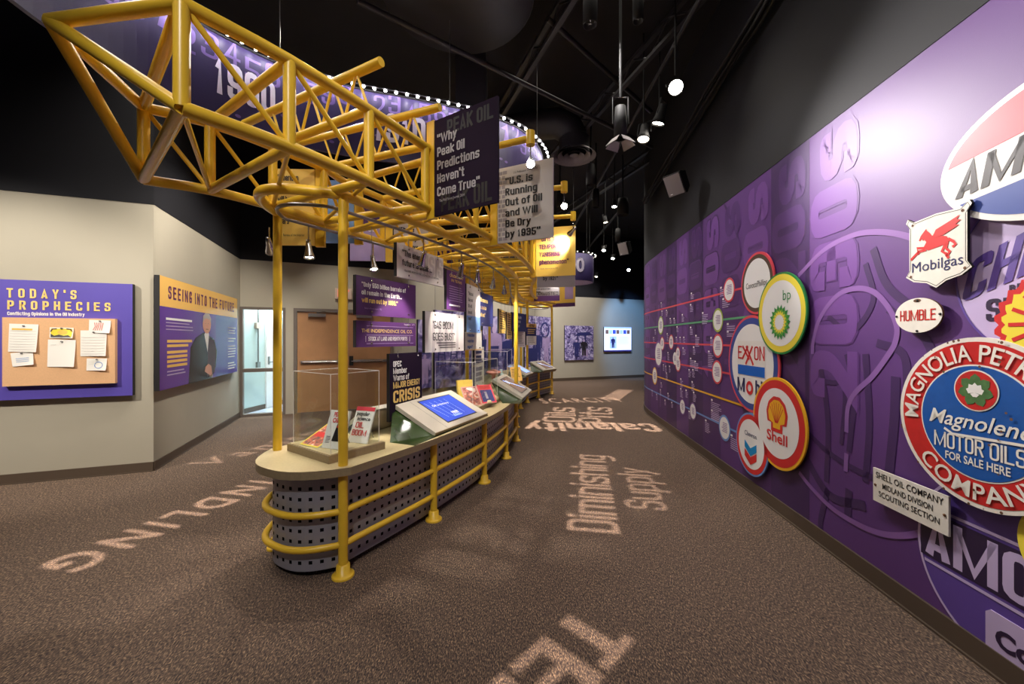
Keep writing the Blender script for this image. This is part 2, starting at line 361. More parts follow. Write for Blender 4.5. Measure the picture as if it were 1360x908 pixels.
def empty(name, T, label, cat, group=None):
    o = bpy.data.objects.new(name, None); COL.objects.link(o); o.empty_display_size = .1
    o.matrix_world = T if isinstance(T, Matrix) else Matrix.Translation(T); return tag(o, label, cat, group)
def frame(origin, u, v=(0, 0, 1)):
    u = Vector(u).normalized(); v = Vector(v); n = u.cross(v).normalized(); v = n.cross(u).normalized()
    T = Matrix.Identity(4)
    for i in range(3): T[i][0], T[i][1], T[i][2], T[i][3] = u[i], v[i], n[i], origin[i]
    return T
def aim(loc, target):
    d = (Vector(target) - Vector(loc)); return Matrix.Translation(loc) @ d.to_track_quat('-Z', 'Y').to_matrix().to_4x4()
def at(px, py, Y): return Vector(((px - CX) / FPX * Y, Y, CAMH - (py - HY) / FPX * Y))

# ------------------------------------------------------------------ curved strips
class Strip:
    """a plan polyline; maps (distance along, height, offset to the right of travel) to the room"""
    def __init__(s, pts):
        s.p = [Vector((p[0], p[1])) for p in pts]; s.c = [0]
        for a, b in zip(s.p, s.p[1:]): s.c.append(s.c[-1] + (b - a).length)
        s.n = []
        for i in range(len(s.p)):
            t = (s.p[min(i + 1, len(s.p) - 1)] - s.p[max(i - 1, 0)]).normalized(); s.n.append(Vector((t.y, -t.x)))
        s.L = s.c[-1]
    def at(s, d, off=0):
        d0 = max(0, min(s.L - 1e-6, d))
        lo, hi = 0, len(s.c) - 1
        while hi - lo > 1:
            mid = (lo + hi) // 2
            if s.c[mid] <= d0: lo = mid
            else: hi = mid
        t = (d - s.c[lo]) / (s.c[lo + 1] - s.c[lo])
        p = s.p[lo].lerp(s.p[lo + 1], t); n = s.n[lo].lerp(s.n[lo + 1], max(0, min(1, t))).normalized()
        return p + n * off
    def near(s, y):
        for i in range(len(s.p) - 1):
            if s.p[i].y <= y <= s.p[i + 1].y: return s.c[i] + (y - s.p[i].y) / (s.p[i + 1].y - s.p[i].y) * (s.c[i + 1] - s.c[i])
        return s.L
    def u(s, d): return (s.at(min(s.L, d + .05)) - s.at(max(0, d - .05))).normalized()
def bent(mb, name, strip, parent, side=-1, flip=False, s_from=0.0):
    """cut a flat (s, h, layer) mesh at the strip's corners and lay it on the strip; side -1 = left of travel"""
    import bmesh
    bm = bmesh.new(); vv = [bm.verts.new(v) for v in mb.v]
    for f, k in zip(mb.f, mb.m):
        try: q = bm.faces.new([vv[i] for i in f]); q.material_index = k
        except ValueError: pass
    xs = [v.co.x for v in bm.verts]; lo, hi = min(xs), max(xs)
    for c in strip.c:
        if max(lo, s_from) < c < hi:
            bmesh.ops.bisect_plane(bm, geom=bm.verts[:] + bm.edges[:] + bm.faces[:], plane_co=(c, 0, 0), plane_no=(1, 0, 0), dist=1e-5)
    for v in bm.verts:
        p = strip.at(v.co.x, side * v.co.z); v.co = (p.x, p.y, v.co.y)
    if flip: bmesh.ops.reverse_faces(bm, faces=bm.faces[:])
    me = bpy.data.meshes.new(name); bm.to_mesh(me); bm.free()
    for m in mb.mats: me.materials.append(M[m])
    o = bpy.data.objects.new(name, me); COL.objects.link(o); o.parent = parent
    o.matrix_parent_inverse = parent.matrix_world.inverted(); return o
def catmull(P, n=8):
    P = [Vector(p) for p in P]; out = []
    Q = [P[0] * 2 - P[1]] + P + [P[-1] * 2 - P[-2]]
    for i in range(1, len(Q) - 2):
        for k in range(n):
            t = k / n; a, b, c, d = Q[i - 1:i + 3]
            out.append(.5 * ((2 * b) + (c - a) * t + (2 * a - 5 * b + 4 * c - d) * t * t + (3 * b - a - 3 * c + d) * t ** 3))
    return out + [P[-1]]

# ================================================================== THE SETTING
fl = MB(); fl.box((-9, -2.5, -.1), (9, 18, 0), 'carpet'); struct(fl.build('floor'))
CEIL = 5.4
ce = MB(); ce.box((-9, -2.5, CEIL), (9, 18, CEIL + .1), 'black_ceiling'); struct(ce.build('ceiling'))
WT = 3.03
def wall(name, a, b, m='wall_paint', top=WT, thick=.12, upper='navy_paint'):
    a, b = Vector((*a, 0)), Vector((*b, 0)); L = (b - a).length; T = frame(a, b - a)
    w = MB(); w.box((0, 0, -thick), (L, top, 0), m)
    o = struct(w.build(name, None, T))
    if upper: u = MB(); u.box((0, top, -thick), (L, CEIL, .004), upper); struct(u.build(name + '_upper', o))
    return T, L, o
def skirting(name, a, b):
    a, b = Vector((*a, 0)), Vector((*b, 0)); k = MB(); k.box((0, 0, .001), ((b - a).length, .105, .013), 'base_rubber')
    k.box((0, 0, .013), ((b - a).length, .012, .02), 'base_rubber'); struct(k.build(name, None, frame(a, b - a)))
A0, A1, A2 = (-8.2, 2.93), (-4.08, 4.457), (-5.21, 7.5)
A3, A4, A5 = (-2.45, 8.73), (1.45, 13.85), (6.2, 15.82)
T1, L1, _ = wall('wall_left', A0, A1)
T2, L2, _ = wall('wall_left_rear', A1, A2)
T4, L4, _ = wall('wall_rear', A3, A4)
T5, L5, _ = wall('wall_far', A4, A5)
for nm, a, b in [('baseboard_left', A0, A1), ('baseboard_left_rear', A1, A2), ('baseboard_rear', A3, A4), ('baseboard_far', A4, A5)]: skirting(nm, a, b)
# door wall with a sidelight opening and a double door
a3, b3 = Vector((*A2, 0)), Vector((*A3, 0)); L3 = (b3 - a3).length; T3 = frame(a3, b3 - a3)
w = MB(); DH = 2.12
w.box((0, DH, -.12), (L3, WT, 0), 'wall_paint'); w.box((.76, 0, -.12), (.9, DH, 0), 'wall_paint'); w.box((2.83, 0, -.12), (L3, DH, 0), 'wall_paint')
wd3 = struct(w.build('wall_door', None, T3)); u = MB(); u.box((0, WT, -.12), (L3, CEIL, .004), 'navy_paint'); struct(u.build('wall_door_upper', wd3))
w = MB()
for lo, hi in [((0, 0), (.05, DH)), ((.71, 0), (.76, DH)), ((.05, DH - .05), (.71, DH)), ((.05, .86), (.71, .93)), ((.05, 0), (.71, .05))]:
    w.box((*lo, -.1), (*hi, .03), 'door_frame')
win = struct(w.build('window_1', None, T3)); g = MB(); g.box((.05, .05, -.04), (.71, .86, -.03), 'pane_glass'); g.box((.05, .93, -.04), (.71, DH - .05, -.03), 'pane_glass')
struct(g.build('window_pane', win))
w = MB()
for lo, hi in [((.9, 0), (.96, DH)), ((2.77, 0), (2.83, DH)), ((.96, DH - .06), (2.77, DH))]: w.box((*lo, -.1), (*hi, .03), 'door_frame')
struct(w.build('trim_1', None, T3))
for i, x in enumerate((.965, 1.87)):
    d = MB(); d.box((x, .01, -.06), (x + .9, DH - .065, -.015), 'door_wood'); dr = struct(d.build('door_%d' % (i + 1), None, T3))
    p = MB(); p.box((x + .06, 1.0, -.015), (x + .84, 1.06, .02), 'steel'); p.tube([(x + .1, 1.03, .045), (x + .72, 1.03, .045)], .017, 'chrome')
    xe = x + (.76 if i == 0 else .06); p.box((xe, .94, -.015), (xe + .08, 1.14, .05), 'black_metal'); struct(p.build('panic_bar', dr))
    c = MB(); c.box((x + .2, DH - .17, -.015), (x + .52, DH - .1, .06), 'steel'); c.tube([(x + .36, DH - .08, .03), (x + .5, DH - .05, .1)], .014, 'steel'); struct(c.build('door_closer', dr))
# corridor seen through the sidelight
c = MB(); c.quad((-.6, 0.002, -.12), (2.6, 0.002, -.12), (2.6, 0.002, -4), (-.6, 0.002, -4), 'corridor_floor'); struct(c.build('floor_corridor', None, T3))
c = MB(); c.quad((-.1, 0, -.2), (1.5, 0, -3.2), (1.5, 2.7, -3.2), (-.1, 2.7, -.2), 'corridor_paint')
c.quad((1.5, 0, -3.2), (2.6, 0, -3.0), (2.6, 2.7, -3.0), (1.5, 2.7, -3.2), 'corridor_paint'); c.quad((2.6, 0, -3.0), (2.6, 0, -.13), (2.6, 2.7, -.13), (2.6, 2.7, -3.0), 'corridor_paint')
struct(c.build('wall_corridor', None, T3))
Tc = T3 @ frame((-.1, 0, -.2), (1.6, 0, -3.0), (0, 1, 0))
c = MB(); c.box((.05, 0, .001), (3.4, .1, .012), 'base_rubber'); struct(c.build('baseboard_corridor', None, Tc))
c = MB(); c.box((.8, 0.01, .002), (1.3, 2.1, .04), 'white_print'); c.box((.84, .95, .04), (.88, 1.12, .06), 'steel'); c.tube([(.86, 1.0, .06), (.98, 1.0, .08)], .012, 'steel'); struct(c.build('door_3', None, Tc))
c = MB(); c.box((2.1, 0.01, .002), (2.9, 2.1, .03), 'blue_band'); struct(c.build('door_4', None, Tc))  # dark slab standing in for a dark opening in the corridor wall
c = MB(); c.box((.48, 1.72, .002), (.6, 1.84, .06), 'exit_case'); c.tube([(.56, 2.6, .03), (.56, 1.0, .03)], .014, 'steel'); c.box((.52, .9, .002), (.6, 1.02, .05), 'steel')
tag(c.build('conduit_box', None, Tc), 'small metal junction box and conduit on the pale corridor wall behind the glass', 'conduit')
area('corridor_light', T3 @ Vector((.5, 2.65, -1.3)), T3 @ Vector((.5, 0, -1.3)), .6, 1.6, 330, (.9, .96, 1))
c = MB(); c.quad((-.6, 2.7, -.12), (2.6, 2.7, -.12), (2.6, 2.7, -4), (-.6, 2.7, -4), 'white_print'); struct(c.build('ceiling_corridor', None, T3))

# ------------------------------------------------------------------ the curved right wall
pts = [(2 + .09 * y, y) for y in (-1.6, 0, 3, 7.6)]
h0 = math.atan(.09); x0, y0 = pts[-1]; RR = 4.0
for i in range(1, 27):
    a = h0 + R(3) * i
    pts.append((x0 + RR * (math.cos(h0) - math.cos(a)), y0 + RR * (math.sin(a) - math.sin(h0))))
WALL = Strip(pts)
SO = WALL.near(0)                                   # distance along the wall at y = 0
def ws(y): return SO + y / math.cos(h0)
k = MB(); k.rect(0, 0, WALL.L, WT, 0, 'purple_mid')
wr = MB()
def strip_wall(strip, z0, z1, m, thick=.15, front=0.0):
    mb = MB(); n = len(strip.p)
    f = [strip.at(c, -front) for c in strip.c]; b = [strip.at(c, thick) for c in strip.c]
    vs = [(p.x, p.y, z0) for p in f] + [(p.x, p.y, z1) for p in f] + [(p.x, p.y, z0) for p in b] + [(p.x, p.y, z1) for p in b]
    fs = []
    for i in range(n - 1):
        fs += [(i, i + n, i + 1 + n, i + 1), (2 * n + i, 2 * n + i + 1, 3 * n + i + 1, 3 * n + i), (n + i, 3 * n + i, 3 * n + i + 1, n + i + 1), (i, i + 1, 2 * n + i + 1, 2 * n + i)]
    fs += [(0, 2 * n, 3 * n, n), (n - 1, 2 * n - 1, 4 * n - 1, 3 * n - 1)]
    return mb.add(vs, fs, m)
wro = struct(strip_wall(WALL, 0, WT, 'wall_purple').build('wall_right'))
struct(strip_wall(WALL, WT, CEIL, 'dark_gray_paint', .15, .004).build('wall_right_upper', wro))
sk = strip_wall(WALL, 0, .115, 'base_rubber', 0, .014); sk2 = strip_wall(WALL, 0, .012, 'base_rubber', 0, .026)
sk.add(sk2.v, sk2.f, 'base_rubber'); struct(sk.build('baseboard_right'))

# mural print.  Everything is drawn flat in (y of wall = distance, height) and laid on the wall
def inv(px, py):
    y = 2 / ((px - CX) / FPX - .09); return ws(y), CAMH - (py - HY) / FPX * y
mural = empty('mural', (2, 0, 0), 'purple printed timeline mural covering the long curved right wall', 'mural'); MI = mural.matrix_world.inverted()
mb = MB()                                            # decade columns
for k in range(1, 16):
    y = 1.965 + .51 * k; s0, s1 = ws(y), ws(y + .51)
    if s1 > WALL.L: break
    if k % 3 != 1: mb.rect(s0, .115, s1, 1.42 if k % 2 else WT, .0012, ('purple_deep', 'purple_mid')[k % 2])
bent(mb, 'column_bands', WALL, mural, flip=True)
mb = MB()
decs = ['2030s', '2020s', '2010s', '2000s', '1990s', '1980s', '1970s', '1960s', '1950s', '1940s', '1930s', '1920s', '1910s', '1900s']
for k, t in enumerate(decs):
    y = 2.475 + .51 * k; sc = ws(y + .04); vs, fs = block(t, .23); x0 = min(v[0] for v in vs); x1 = max(v[0] for v in vs)
    mb.add([(sc - .01 + b / CAP * .48, 1.0 + (a - x0) / (x1 - x0) * 1.98, .0024) for a, b in vs], fs, 'wall_purple' if k % 3 != 1 else 'purple_deep')
    m2 = 'purple_light' if k % 2 == 0 else 'purple_mid'
    vs, fs = block(t, .19); x0 = min(v[0] for v in vs); x1 = max(v[0] for v in vs)
    mb.add([(sc + .005 + b / CAP * .45, 1.02 + (a - x0) / (x1 - x0) * 1.94, .0034) for a, b in vs], fs, m2)
bent(mb, 'decade_numerals', WALL, mural, flip=True)
mb = MB()                                            # derrick line drawing, darker purple strokes
for line, wdt in [([(1090, 480), (1100, 560), (1098, 640)], .05), ([(1125, 470), (1135, 520), (1128, 600)], .045), ([(1150, 470), (1155, 560), (1150, 640)], .05),
                  ([(1060, 560), (1100, 600), (1150, 630), (1210, 650)], .04), ([(1085, 505), (1105, 508), (1122, 516), (1118, 590)], .035), ([(1062, 590), (1100, 655), (1150, 672)], .06),
                  ([(1050, 470), (1070, 540), (1066, 590)], .05), ([(1190, 500), (1188, 560), (1180, 640)], .06), ([(1165, 455), (1200, 470), (1206, 520)], .05),
                  ([(1100, 650), (1090, 700), (1110, 720)], .05), ([(1128, 650), (1126, 690)], .06), ([(1100, 420), (1130, 440), (1160, 400), (1150, 350)], .04),
                  ([(1160, 330), (1180, 380), (1230, 420)], .05), ([(1180, 410), (1230, 450), (1250, 520)], .05), ([(945, 235), (975, 300), (985, 340)], .03)]:
    mb = MB(); mb.ribbon(catmull([inv(*p) for p in line], 6), wdt, .003, 'purple_deep'); bent(mb, 'derrick_stroke', WALL, mural)
mb = MB()                                            # the big outlined question mark
for line in [[(1061, 366), (1095, 332), (1132, 313), (1162, 308), (1195, 311), (1227, 322), (1270, 350)],
             [(1080, 470), (1081, 452), (1090, 422), (1112, 393), (1137, 383), (1162, 388), (1182, 410), (1192, 434), (1190, 454), (1182, 469), (1160, 499), (1137, 521), (1127, 541), (1125, 574)],
             [(1125, 602), (1124, 626)], [(1062, 627), (1077, 646), (1105, 674), (1140, 696), (1170, 708), (1200, 711), (1232, 706)]]:
    mb.ribbon(catmull([inv(*p) for p in line], 6), .035, .0045, 'purple_line')
bent(mb, 'question_mark', WALL, mural)
# five company lines
LH = [('coral', 2.02, 3.95), ('line_green', 1.72, 3.75), ('coral', 1.43, 4.22), ('coral', 1.12, 4.22), ('gold', .82, 3.9), ('pale_blue', .52, 4.0)]
for c, h, ys in LH:
    mb = MB(); mb.rect(ws(ys), h - .011, WALL.L, h + .011, .005, c); o = bent(mb, 'timeline_line', WALL, mural, flip=True)
mb = MB(); mb.rect(ws(6.9), .3, ws(6.92), 1.72, .0045, 'purple_line'); bent(mb, 'timeline_tick', WALL, mural, flip=True)
for px, py, r, c in [(969, 385, .135, 'coral'), (954, 425, .14, 'olive_ring'), (954, 459, .14, 'coral'), (953, 494, .14, 'coral'), (963, 568, .145, 'pale_blue'), (921, 546, .12, 'purple_line'), (907, 540, .12, 'purple_line'),
                     (892, 454, .12, 'coral'), (880, 456, .12, 'coral'), (901, 469, .1, 'coral'), (897, 476, .1, 'white_print'), (901, 483, .12, 'coral'), (878, 432, .16, 'olive_ring'), (875, 470, .24, 'purple_line'), (870, 499, .16, 'gold'), (859, 514, .2, 'pale_blue'), (857, 417, .2, 'coral'), (858, 455, .2, 'coral')]:
    if px < 868:
        s_ = WALL.near(8.6 - (px - 857) * .03); y_ = 8.6; h_ = {417: 2.02, 455: 1.43, 514: .52}[py]; 
    else: s_, h_ = inv(px, py)
    mb = MB(); mb.disc(s_, h_, r, .0065, c); mb.disc(s_, h_, r * .84, .0075, 'white_print'); mb.bars(s_ - r * .5, h_ + r * .4, r * 1.0, r * .8, 6, 'purple_line', .0085, .4)
    bent(mb, 'timeline_disc', WALL, mural, flip=True)
rnd = random.Random(3)                    # small captions, too small to read
for px, py, w_, n in [(987, 371, .2, 4), (957, 385, .16, 4), (960, 400, .18, 4), (918, 392, .12, 3), (917, 407, .12, 4), (933, 418, .2, 6), (906, 420, .1, 4), (895, 425, .1, 3), (890, 425, .1, 3), (885, 414, .1, 4), (879, 415, .08, 3), (878, 404, .1, 3),
                      (966, 433, .24, 3), (966, 443, .24, 2), (917, 437, .1, 4), (899, 436, .1, 3), (924, 448, .14, 6), (944, 451, .12, 4), (908, 450, .08, 3), (903, 450, .08, 3), (898, 450, .08, 3), (886, 445, .1, 5), (868, 450, .08, 3), (907, 464, .16, 4), (921, 463, .1, 4),
                      (941, 469, .16, 8), (917, 478, .2, 5), (923, 482, .16, 5), (915, 493, .1, 4), (920, 493, .1, 4), (887, 470, .1, 5), (884, 488, .08, 4), (889, 488, .08, 4), (881, 486, .08, 4), (885, 497, .1, 5), (904, 505, .12, 5), (919, 509, .12, 5),
                      (904, 518, .12, 5), (911, 520, .1, 4), (921, 523, .12, 5), (945, 533, .3, 10), (945, 547, .3, 4), (937, 560, .16, 6), (971, 580, .2, 6), (887, 524, .1, 4), (892, 536, .1, 3), (883, 533, .1, 3), (877, 519, .08, 4), (872, 525, .08, 4), (866, 520, .08, 4), (915, 548, .1, 4), (870, 440, .08, 3), (874, 460, .08, 3), (878, 510, .1, 3)]:
    mb = MB(); s_, h_ = inv(px, py); mb.rect(s_ - .045, h_ + .012, s_, h_ + .034, .0055, 'white_print')
    for i in range(n): mb.rect(s_ - w_ * rnd.uniform(.65, 1), h_ - i * .022 - .009, s_, h_ - i * .022, .0055, 'purple_pale')
    bent(mb, 'caption', WALL, mural, flip=True)
# printed old signs, part of the mural art
def wframe(y, h, off=.0):
    p = WALL.at(ws(y), -off); return frame((p.x, p.y, h), (-.09, -1, 0))
a = MB(); a.disc(0, 0, .38, .004, 'purple_pale'); a.ring(0, 0, .375, .385, .006, 'purple_art')
wave = lambda p, t: (p, t + p * .55)
a.text('CHEV', -.36, -.12, .2, 'purple_art', .44, .0065, 'B', warp=lambda p, t: (p + t * .25, t + p * .38)); a.text('RON', .1, .05, .2, 'purple_art', .26, .0065, 'B', warp=lambda p, t: (p + t * .25, t + p * .3))
a.text('REG. U.S. PAT. OFF.', -.16, -.085, .026, 'purple_ink', .4, .0065, .03, warp=lambda p, t: (p, t + p * .1)); a.text('SUPREME', -.25, -.21, .1, 'purple_ink', .5, .0065, 'B'); a.text('GASOLINE', -.14, -.3, .06, 'purple_art', .3, .0065, .04)
a.ribbon([(-.13, .27), (0, .25), (.1, .2)], .05, .0066, 'purple_art')
a.build('printed_gasoline_disc', mural, MI @ wframe(1.53, 1.79))
a = MB(); a.disc(0, 0, .41, .004, 'purple_art'); a.ring(0, 0, .405, .418, .006, 'purple_pale')
a.rect(-.4, -.1, .4, .14, .0062, 'purple_ink'); a.rect(-.38, .155, .38, .17, .0064, 'purple_pale'); a.rect(-.38, -.13, .38, -.115, .0064, 'purple_pale')
a.text('AMOCO', -.375, -.085, .21, 'purple_pale', .75, .0068, 'B'); a.build('printed_round_sign', mural, MI @ wframe(1.69, .465))
a = MB(); a.prism([(-.24, -.26), (.24, -.26), (.24, .1), (.22, .12), (-.22, .12), (-.24, .1)], .004, .008, 'purple_pale')
a.text('Contains', -.2, -.02, .075, 'purple_ink', .4, .0095, .04); a.text('NO LEAD', -.16, -.2, .13, 'purple_ink', .4, .0095, 'B'); a.build('printed_pump_panel', mural, MI @ wframe(1.54, .165))

# ------------------------------------------------------------------ raised signs on the right wall
def disc_sign(name, label, y, h, r, rings, off=.014, thick=.012, cat='sign', n=64):
    o = empty(name, wframe(y, h, off), label, cat)
    b = MB(); c = ell(0, 0, r, None, n); b.prism(c, 0, thick, rings[0][1], rings[0][1]); b.build('sign_plate', o)
    p = MB()
    for i, (rr, c) in enumerate(rings[1:]): p.disc(0, 0, rr, thick + .0012 * (i + 1), c, n=n)
    if rings[1:]: p.build('colour_rings', o)
    return o, thick + .0012 * (len(rings) + 1)
o, z = disc_sign('round_sign', 'round white sign with coral and brown rings and thin grey wordmark', 3.69, 2.025, .292, [(.292, 'coral'), (.27, 'brown_ring'), (.232, 'white_print')])
a = MB(); a.text('ConocoPhillips', -.185, -.035, .055, 'charcoal', .37, z, -.002); a.build('lettering', o)
o, z = disc_sign('round_sign', 'round white sign with red and blue rings, blue bar and red over blue lettering', 3.79, 1.26, .47, [(.47, 'coral'), (.445, 'royal_blue'), (.385, 'white_print')])
a = MB(); a.rect(-.26, -.12, .26, .22, z, 'white_gloss'); a.rect(-.25, -.115, .25, -.02, z + .001, 'signal_blue'); a.build('blue_bar', o)
a = MB(); a.text('E', -.245, .04, .13, 'red', .08, z + .002, 'M'); a.text('ON', .07, .04, .13, 'red', .18, z + .002, 'M')
for p_, q_ in [((-.15, .17), (-.02, .04)), ((-.155, .04), (-.045, .17)), ((-.08, .17), (.055, -.01)), ((-.09, -.01), (.04, .17))]: a.ribbon([p_, q_], .026, z + .002, 'red')
a.build('red_lettering', o)
a = MB(); a.text('M', -.26, -.29, .14, 'deep_blue', .15, z + .001, 'B'); a.text('bil', .09, -.29, .14, 'deep_blue', .165, z + .001, 'B'); a.ring(-.018, -.236, .034, .066, z + .0012, 'red'); a.build('blue_lettering', o)
o, z = disc_sign('round_sign', 'round white sign with green and yellow rings and a green and yellow sunburst', 3.28, 1.715, .343, [(.343, 'green'), (.327, 'yellow'), (.275, 'white_print')], .034)
a = MB(); a.text('bp', .045, .105, .085, 'green', .105, z, -.005); a.build('lettering', o)
a = MB()
for rr, w_, c, n0 in [(.15, .034, 'green', 0), (.125, .03, 'light_green', 1), (.1, .026, 'yellow', 0), (.07, .022, 'white_print', 1)]:
    for i in range(18):
        t = 2 * math.pi * (i + .5 * n0) / 18; d = Vector((math.cos(t), math.sin(t))); q = Vector((-d.y, d.x)); C = Vector((0, -.075)); z += .00005
        a.flat([tuple(C + d * rr * .35), tuple(C + d * rr * .72 - q * w_ * .62), tuple(C + d * rr), tuple(C + d * rr * .72 + q * w_ * .62)], z, c)
a.disc(0, -.075, .03, z + .001, 'white_print'); a.build('sunburst_emblem', o)
o, z = disc_sign('round_sign', 'round sign with yellow and red rings and a yellow scallop shell', 3.33, .785, .388, [(.388, 'gold'), (.365, 'red'), (.295, 'white_print')], .03)
def scallop(cx, cy, r, grow=0):
    P = []
    for i in range(29):
        t = R(-28 + 236 * i / 28); k = 1 + .02 * math.cos(i * math.pi * 2 / 4.0); P.append((cx + (r * k + grow) * .98 * math.cos(t), cy + (r * k + grow) * math.sin(t)))
    return P + [(cx - r * .42 - grow, cy - r * .62), (cx - r * .42 - grow, cy - r * .95 - grow), (cx + r * .42 + grow, cy - r * .95 - grow), (cx + r * .42 + grow, cy - r * .62)]
a = MB(); a.flat(scallop(0, .07, .125, .03), z, 'red'); a.flat(scallop(0, .07, .125), z + .001, 'gold')
for i in range(7):
    t = R(35 + 110 * i / 6); a.ribbon([(.018 * math.cos(t), .0 + .0), (.115 * math.cos(t), .07 + .105 * math.sin(t))], .007, z + .002, 'red')
a.build('shell_emblem', o); a = MB(); a.text('Shell', -.15, -.165, .085, 'red', .3, z, .02); a.build('lettering', o)
o, z = disc_sign('round_sign', 'small round white sign with blue and red rings and two stacked chevrons', 3.76, .49, .298, [(.298, 'pale_blue'), (.28, 'red'), (.235, 'white_print')], .03)
a = MB(); a.text('Chevron', -.11, .07, .045, 'deep_blue', .22, z, 0); a.build('lettering', o); a = MB()
for yy, c in [(-.05, 'sky_blue'), (-.135, 'red')]: a.flat([(-.11, yy + .07), (0, yy + .01), (.11, yy + .07), (.11, yy), (0, yy - .065), (-.11, yy)], z, c)
a.build('chevron_emblem', o)
# old enamel signs
o = empty('shield_sign', wframe(1.945, 1.95, .05), 'white shield-shaped enamel sign with a red winged horse', 'sign')
P = [(-.155, .19), (-.12, .165), (0, .175), (.12, .165), (.155, .19), (.165, .17), (.145, .14), (.145, -.09), (.165, -.12), (.12, -.15), (.05, -.165), (0, -.195), (-.05, -.165), (-.12, -.15), (-.165, -.12), (-.145, -.09), (-.145, .14), (-.165, .17)]
b = MB(); b.prism(P, 0, .012, 'enamel_cream', 'black_metal'); b.build('sign_plate', o)
a = MB(); a.ribbon([(x * .95, y * .95) for x, y in P] + [(P[0][0] * .95, P[0][1] * .95)], .003, .0125, 'ink'); a.text('Mobilgas', -.128, -.1, .05, 'deep_blue', .256, .0135, 0)
for x, y in [(-.125, .15), (.125, .15), (-.135, -.12), (.135, -.12)]: a.disc(x, y, .007, .0135, 'rust', n=10)
a.build('lettering', o)
H = MB()
H.flat([(-.068, .055), (-.075, .075), (-.055, .1), (-.045, .1), (-.03, .085), (-.02, .07), (.02, .06), (.05, .05), (.065, .03), (.06, .005), (.04, .01), (0, .005), (-.04, .0), (-.065, .02), (-.05, .045), (-.06, .06)], .0135, 'red')
H.flat([(-.09, .062), (-.08, .082), (-.06, .103), (-.05, .112), (-.046, .1), (-.055, .08), (-.075, .066), (-.085, .057)], .0138, 'red')
H.flat([(-.02, .06), (.0, .095), (.06, .115), (.115, .135), (.1, .115), (.12, .11), (.095, .095), (.11, .088), (.08, .075), (.04, .06), (.01, .055)], .0142, 'red')
for l in [[(-.055, .015), (-.1, .025), (-.09, .0), (-.095, -.01)], [(-.05, .005), (-.09, .005), (-.135, -.03)], [(.05, .02), (.03, -.02), (.05, -.035), (.062, -.06)], [(.055, .02), (.05, -.01), (.068, -.03), (.05, -.05)], [(.06, .035), (.085, .015), (.095, .0), (.08, -.01)]]:
    H.ribbon(l, .013, .0139, 'red')
H.build('winged_horse_emblem', o)
o = empty('oval_sign', wframe(2.07, 1.625, .03), 'small white oval enamel sign with red capital letters, rusty top hole', 'sign')
b = MB(); b.prism(ell(0, 0, .132, .092), 0, .01, 'enamel_cream', 'rust'); b.disc(.0, .078, .022, .0108, 'rust', .009, 14); b.build('sign_plate', o)
for x, y in [(-.122, 0), (.122, 0), (0, -.083), (.002, .078)]: q = MB(); q.lathe([(.006, .01), (.006, .014), (0, .0145)], 'black_metal', Matrix.Translation((x, y, 0)), 10); q.build('screw', o)
a = MB(); a.text('HUMBLE', -.1, -.028, .058, 'enamel_red', .2, .0115, 'M'); a.build('lettering', o)
o, z = disc_sign('round_sign', 'large round red, white and blue porcelain sign with a white magnolia flower, chipped rim', 1.768, 1.122, .386, [(.386, 'enamel_cream'), (.366, 'enamel_red'), (.262, 'enamel_cream'), (.255, 'enamel_blue')], .04, .014)
a = MB(); a.arc_text('MAGNOLIA PETROLEUM', 0, 0, .277, 88, .074, 'enamel_cream', 196, z, .012); a.build('rim_lettering', o); a = MB(); a.arc_text('COMPANY', 0, 0, .35, 270, .074, 'enamel_cream', 100, z, .012, True); a.build('rim_lettering', o)
a = MB(); a.disc(0, .145, .094, z, 'enamel_cream', n=40); a.disc(0, .145, .088, z + .001, 'enamel_red', n=40)
for i in range(7):
    t = R(90 + 360 * i / 7); d = Vector((math.cos(t), math.sin(t))); q = Vector((-d.y, d.x)); C = Vector((0, .145))
    a.flat([tuple(C), tuple(C + d * .04 + q * .024), tuple(C + d * .06 + q * .02), tuple(C + d * .076), tuple(C + d * .06 - q * .02), tuple(C + d * .04 - q * .024)], z + .002 + i * .0001, 'leaf_green')
for i, (t, l) in enumerate([(20, .04), (160, .04), (55, .045), (125, .045), (90, .045), (250, .022), (290, .022)]):
    d = Vector((math.cos(R(t)), math.sin(R(t)))); q = Vector((-d.y, d.x)); C = Vector((0, .135)); a.flat([tuple(C), tuple(C + d * l * .6 + q * .016), tuple(C + d * l), tuple(C + d * l * .6 - q * .016)], z + .003 + i * .0001, 'white_gloss')
a.build('flower_emblem', o)
a = MB(); a.text('Magnolene', -.215, -.035, .068, 'enamel_cream', .42, z, .01, warp=lambda p, t: (p + t * .3, t)); a.ribbon([(-.14, -.055), (-.1, -.075), (.0, -.068), (.2, -.055)], .012, z + .001, 'enamel_cream')
a.text('MOTOR OILS', -.19, -.15, .075, 'enamel_cream', .38, z, 'M'); a.text('FOR SALE HERE', -.135, -.2, .036, 'enamel_cream', .27, z, .018); a.build('centre_lettering', o)
a = MB(); rr = random.Random(5)
for i in range(46):
    t = rr.uniform(0, 6.28); q = .378 if i < 26 else rr.uniform(.1, .36); a.disc(q * math.cos(t), q * math.sin(t), rr.uniform(.002, .007), z + .004, 'rust', None, 7)
a.build('rust_chips', o)
o = empty('oval_sign', wframe(1.447, 2.27, .03), 'big oval porcelain sign, red above and blue below a white diagonal band', 'sign')
b = MB(); b.prism(ell(0, 0, .5, .297, 72), 0, .012, 'white_gloss'); b.build('sign_plate', o)
E = [(x, y) for x, y in ell(0, 0, .472, .27, 96)]
top = [p for p in E if p[1] > .085 + p[0] * .1]; bot = [p for p in E if p[1] < -.09 + p[0] * .1]
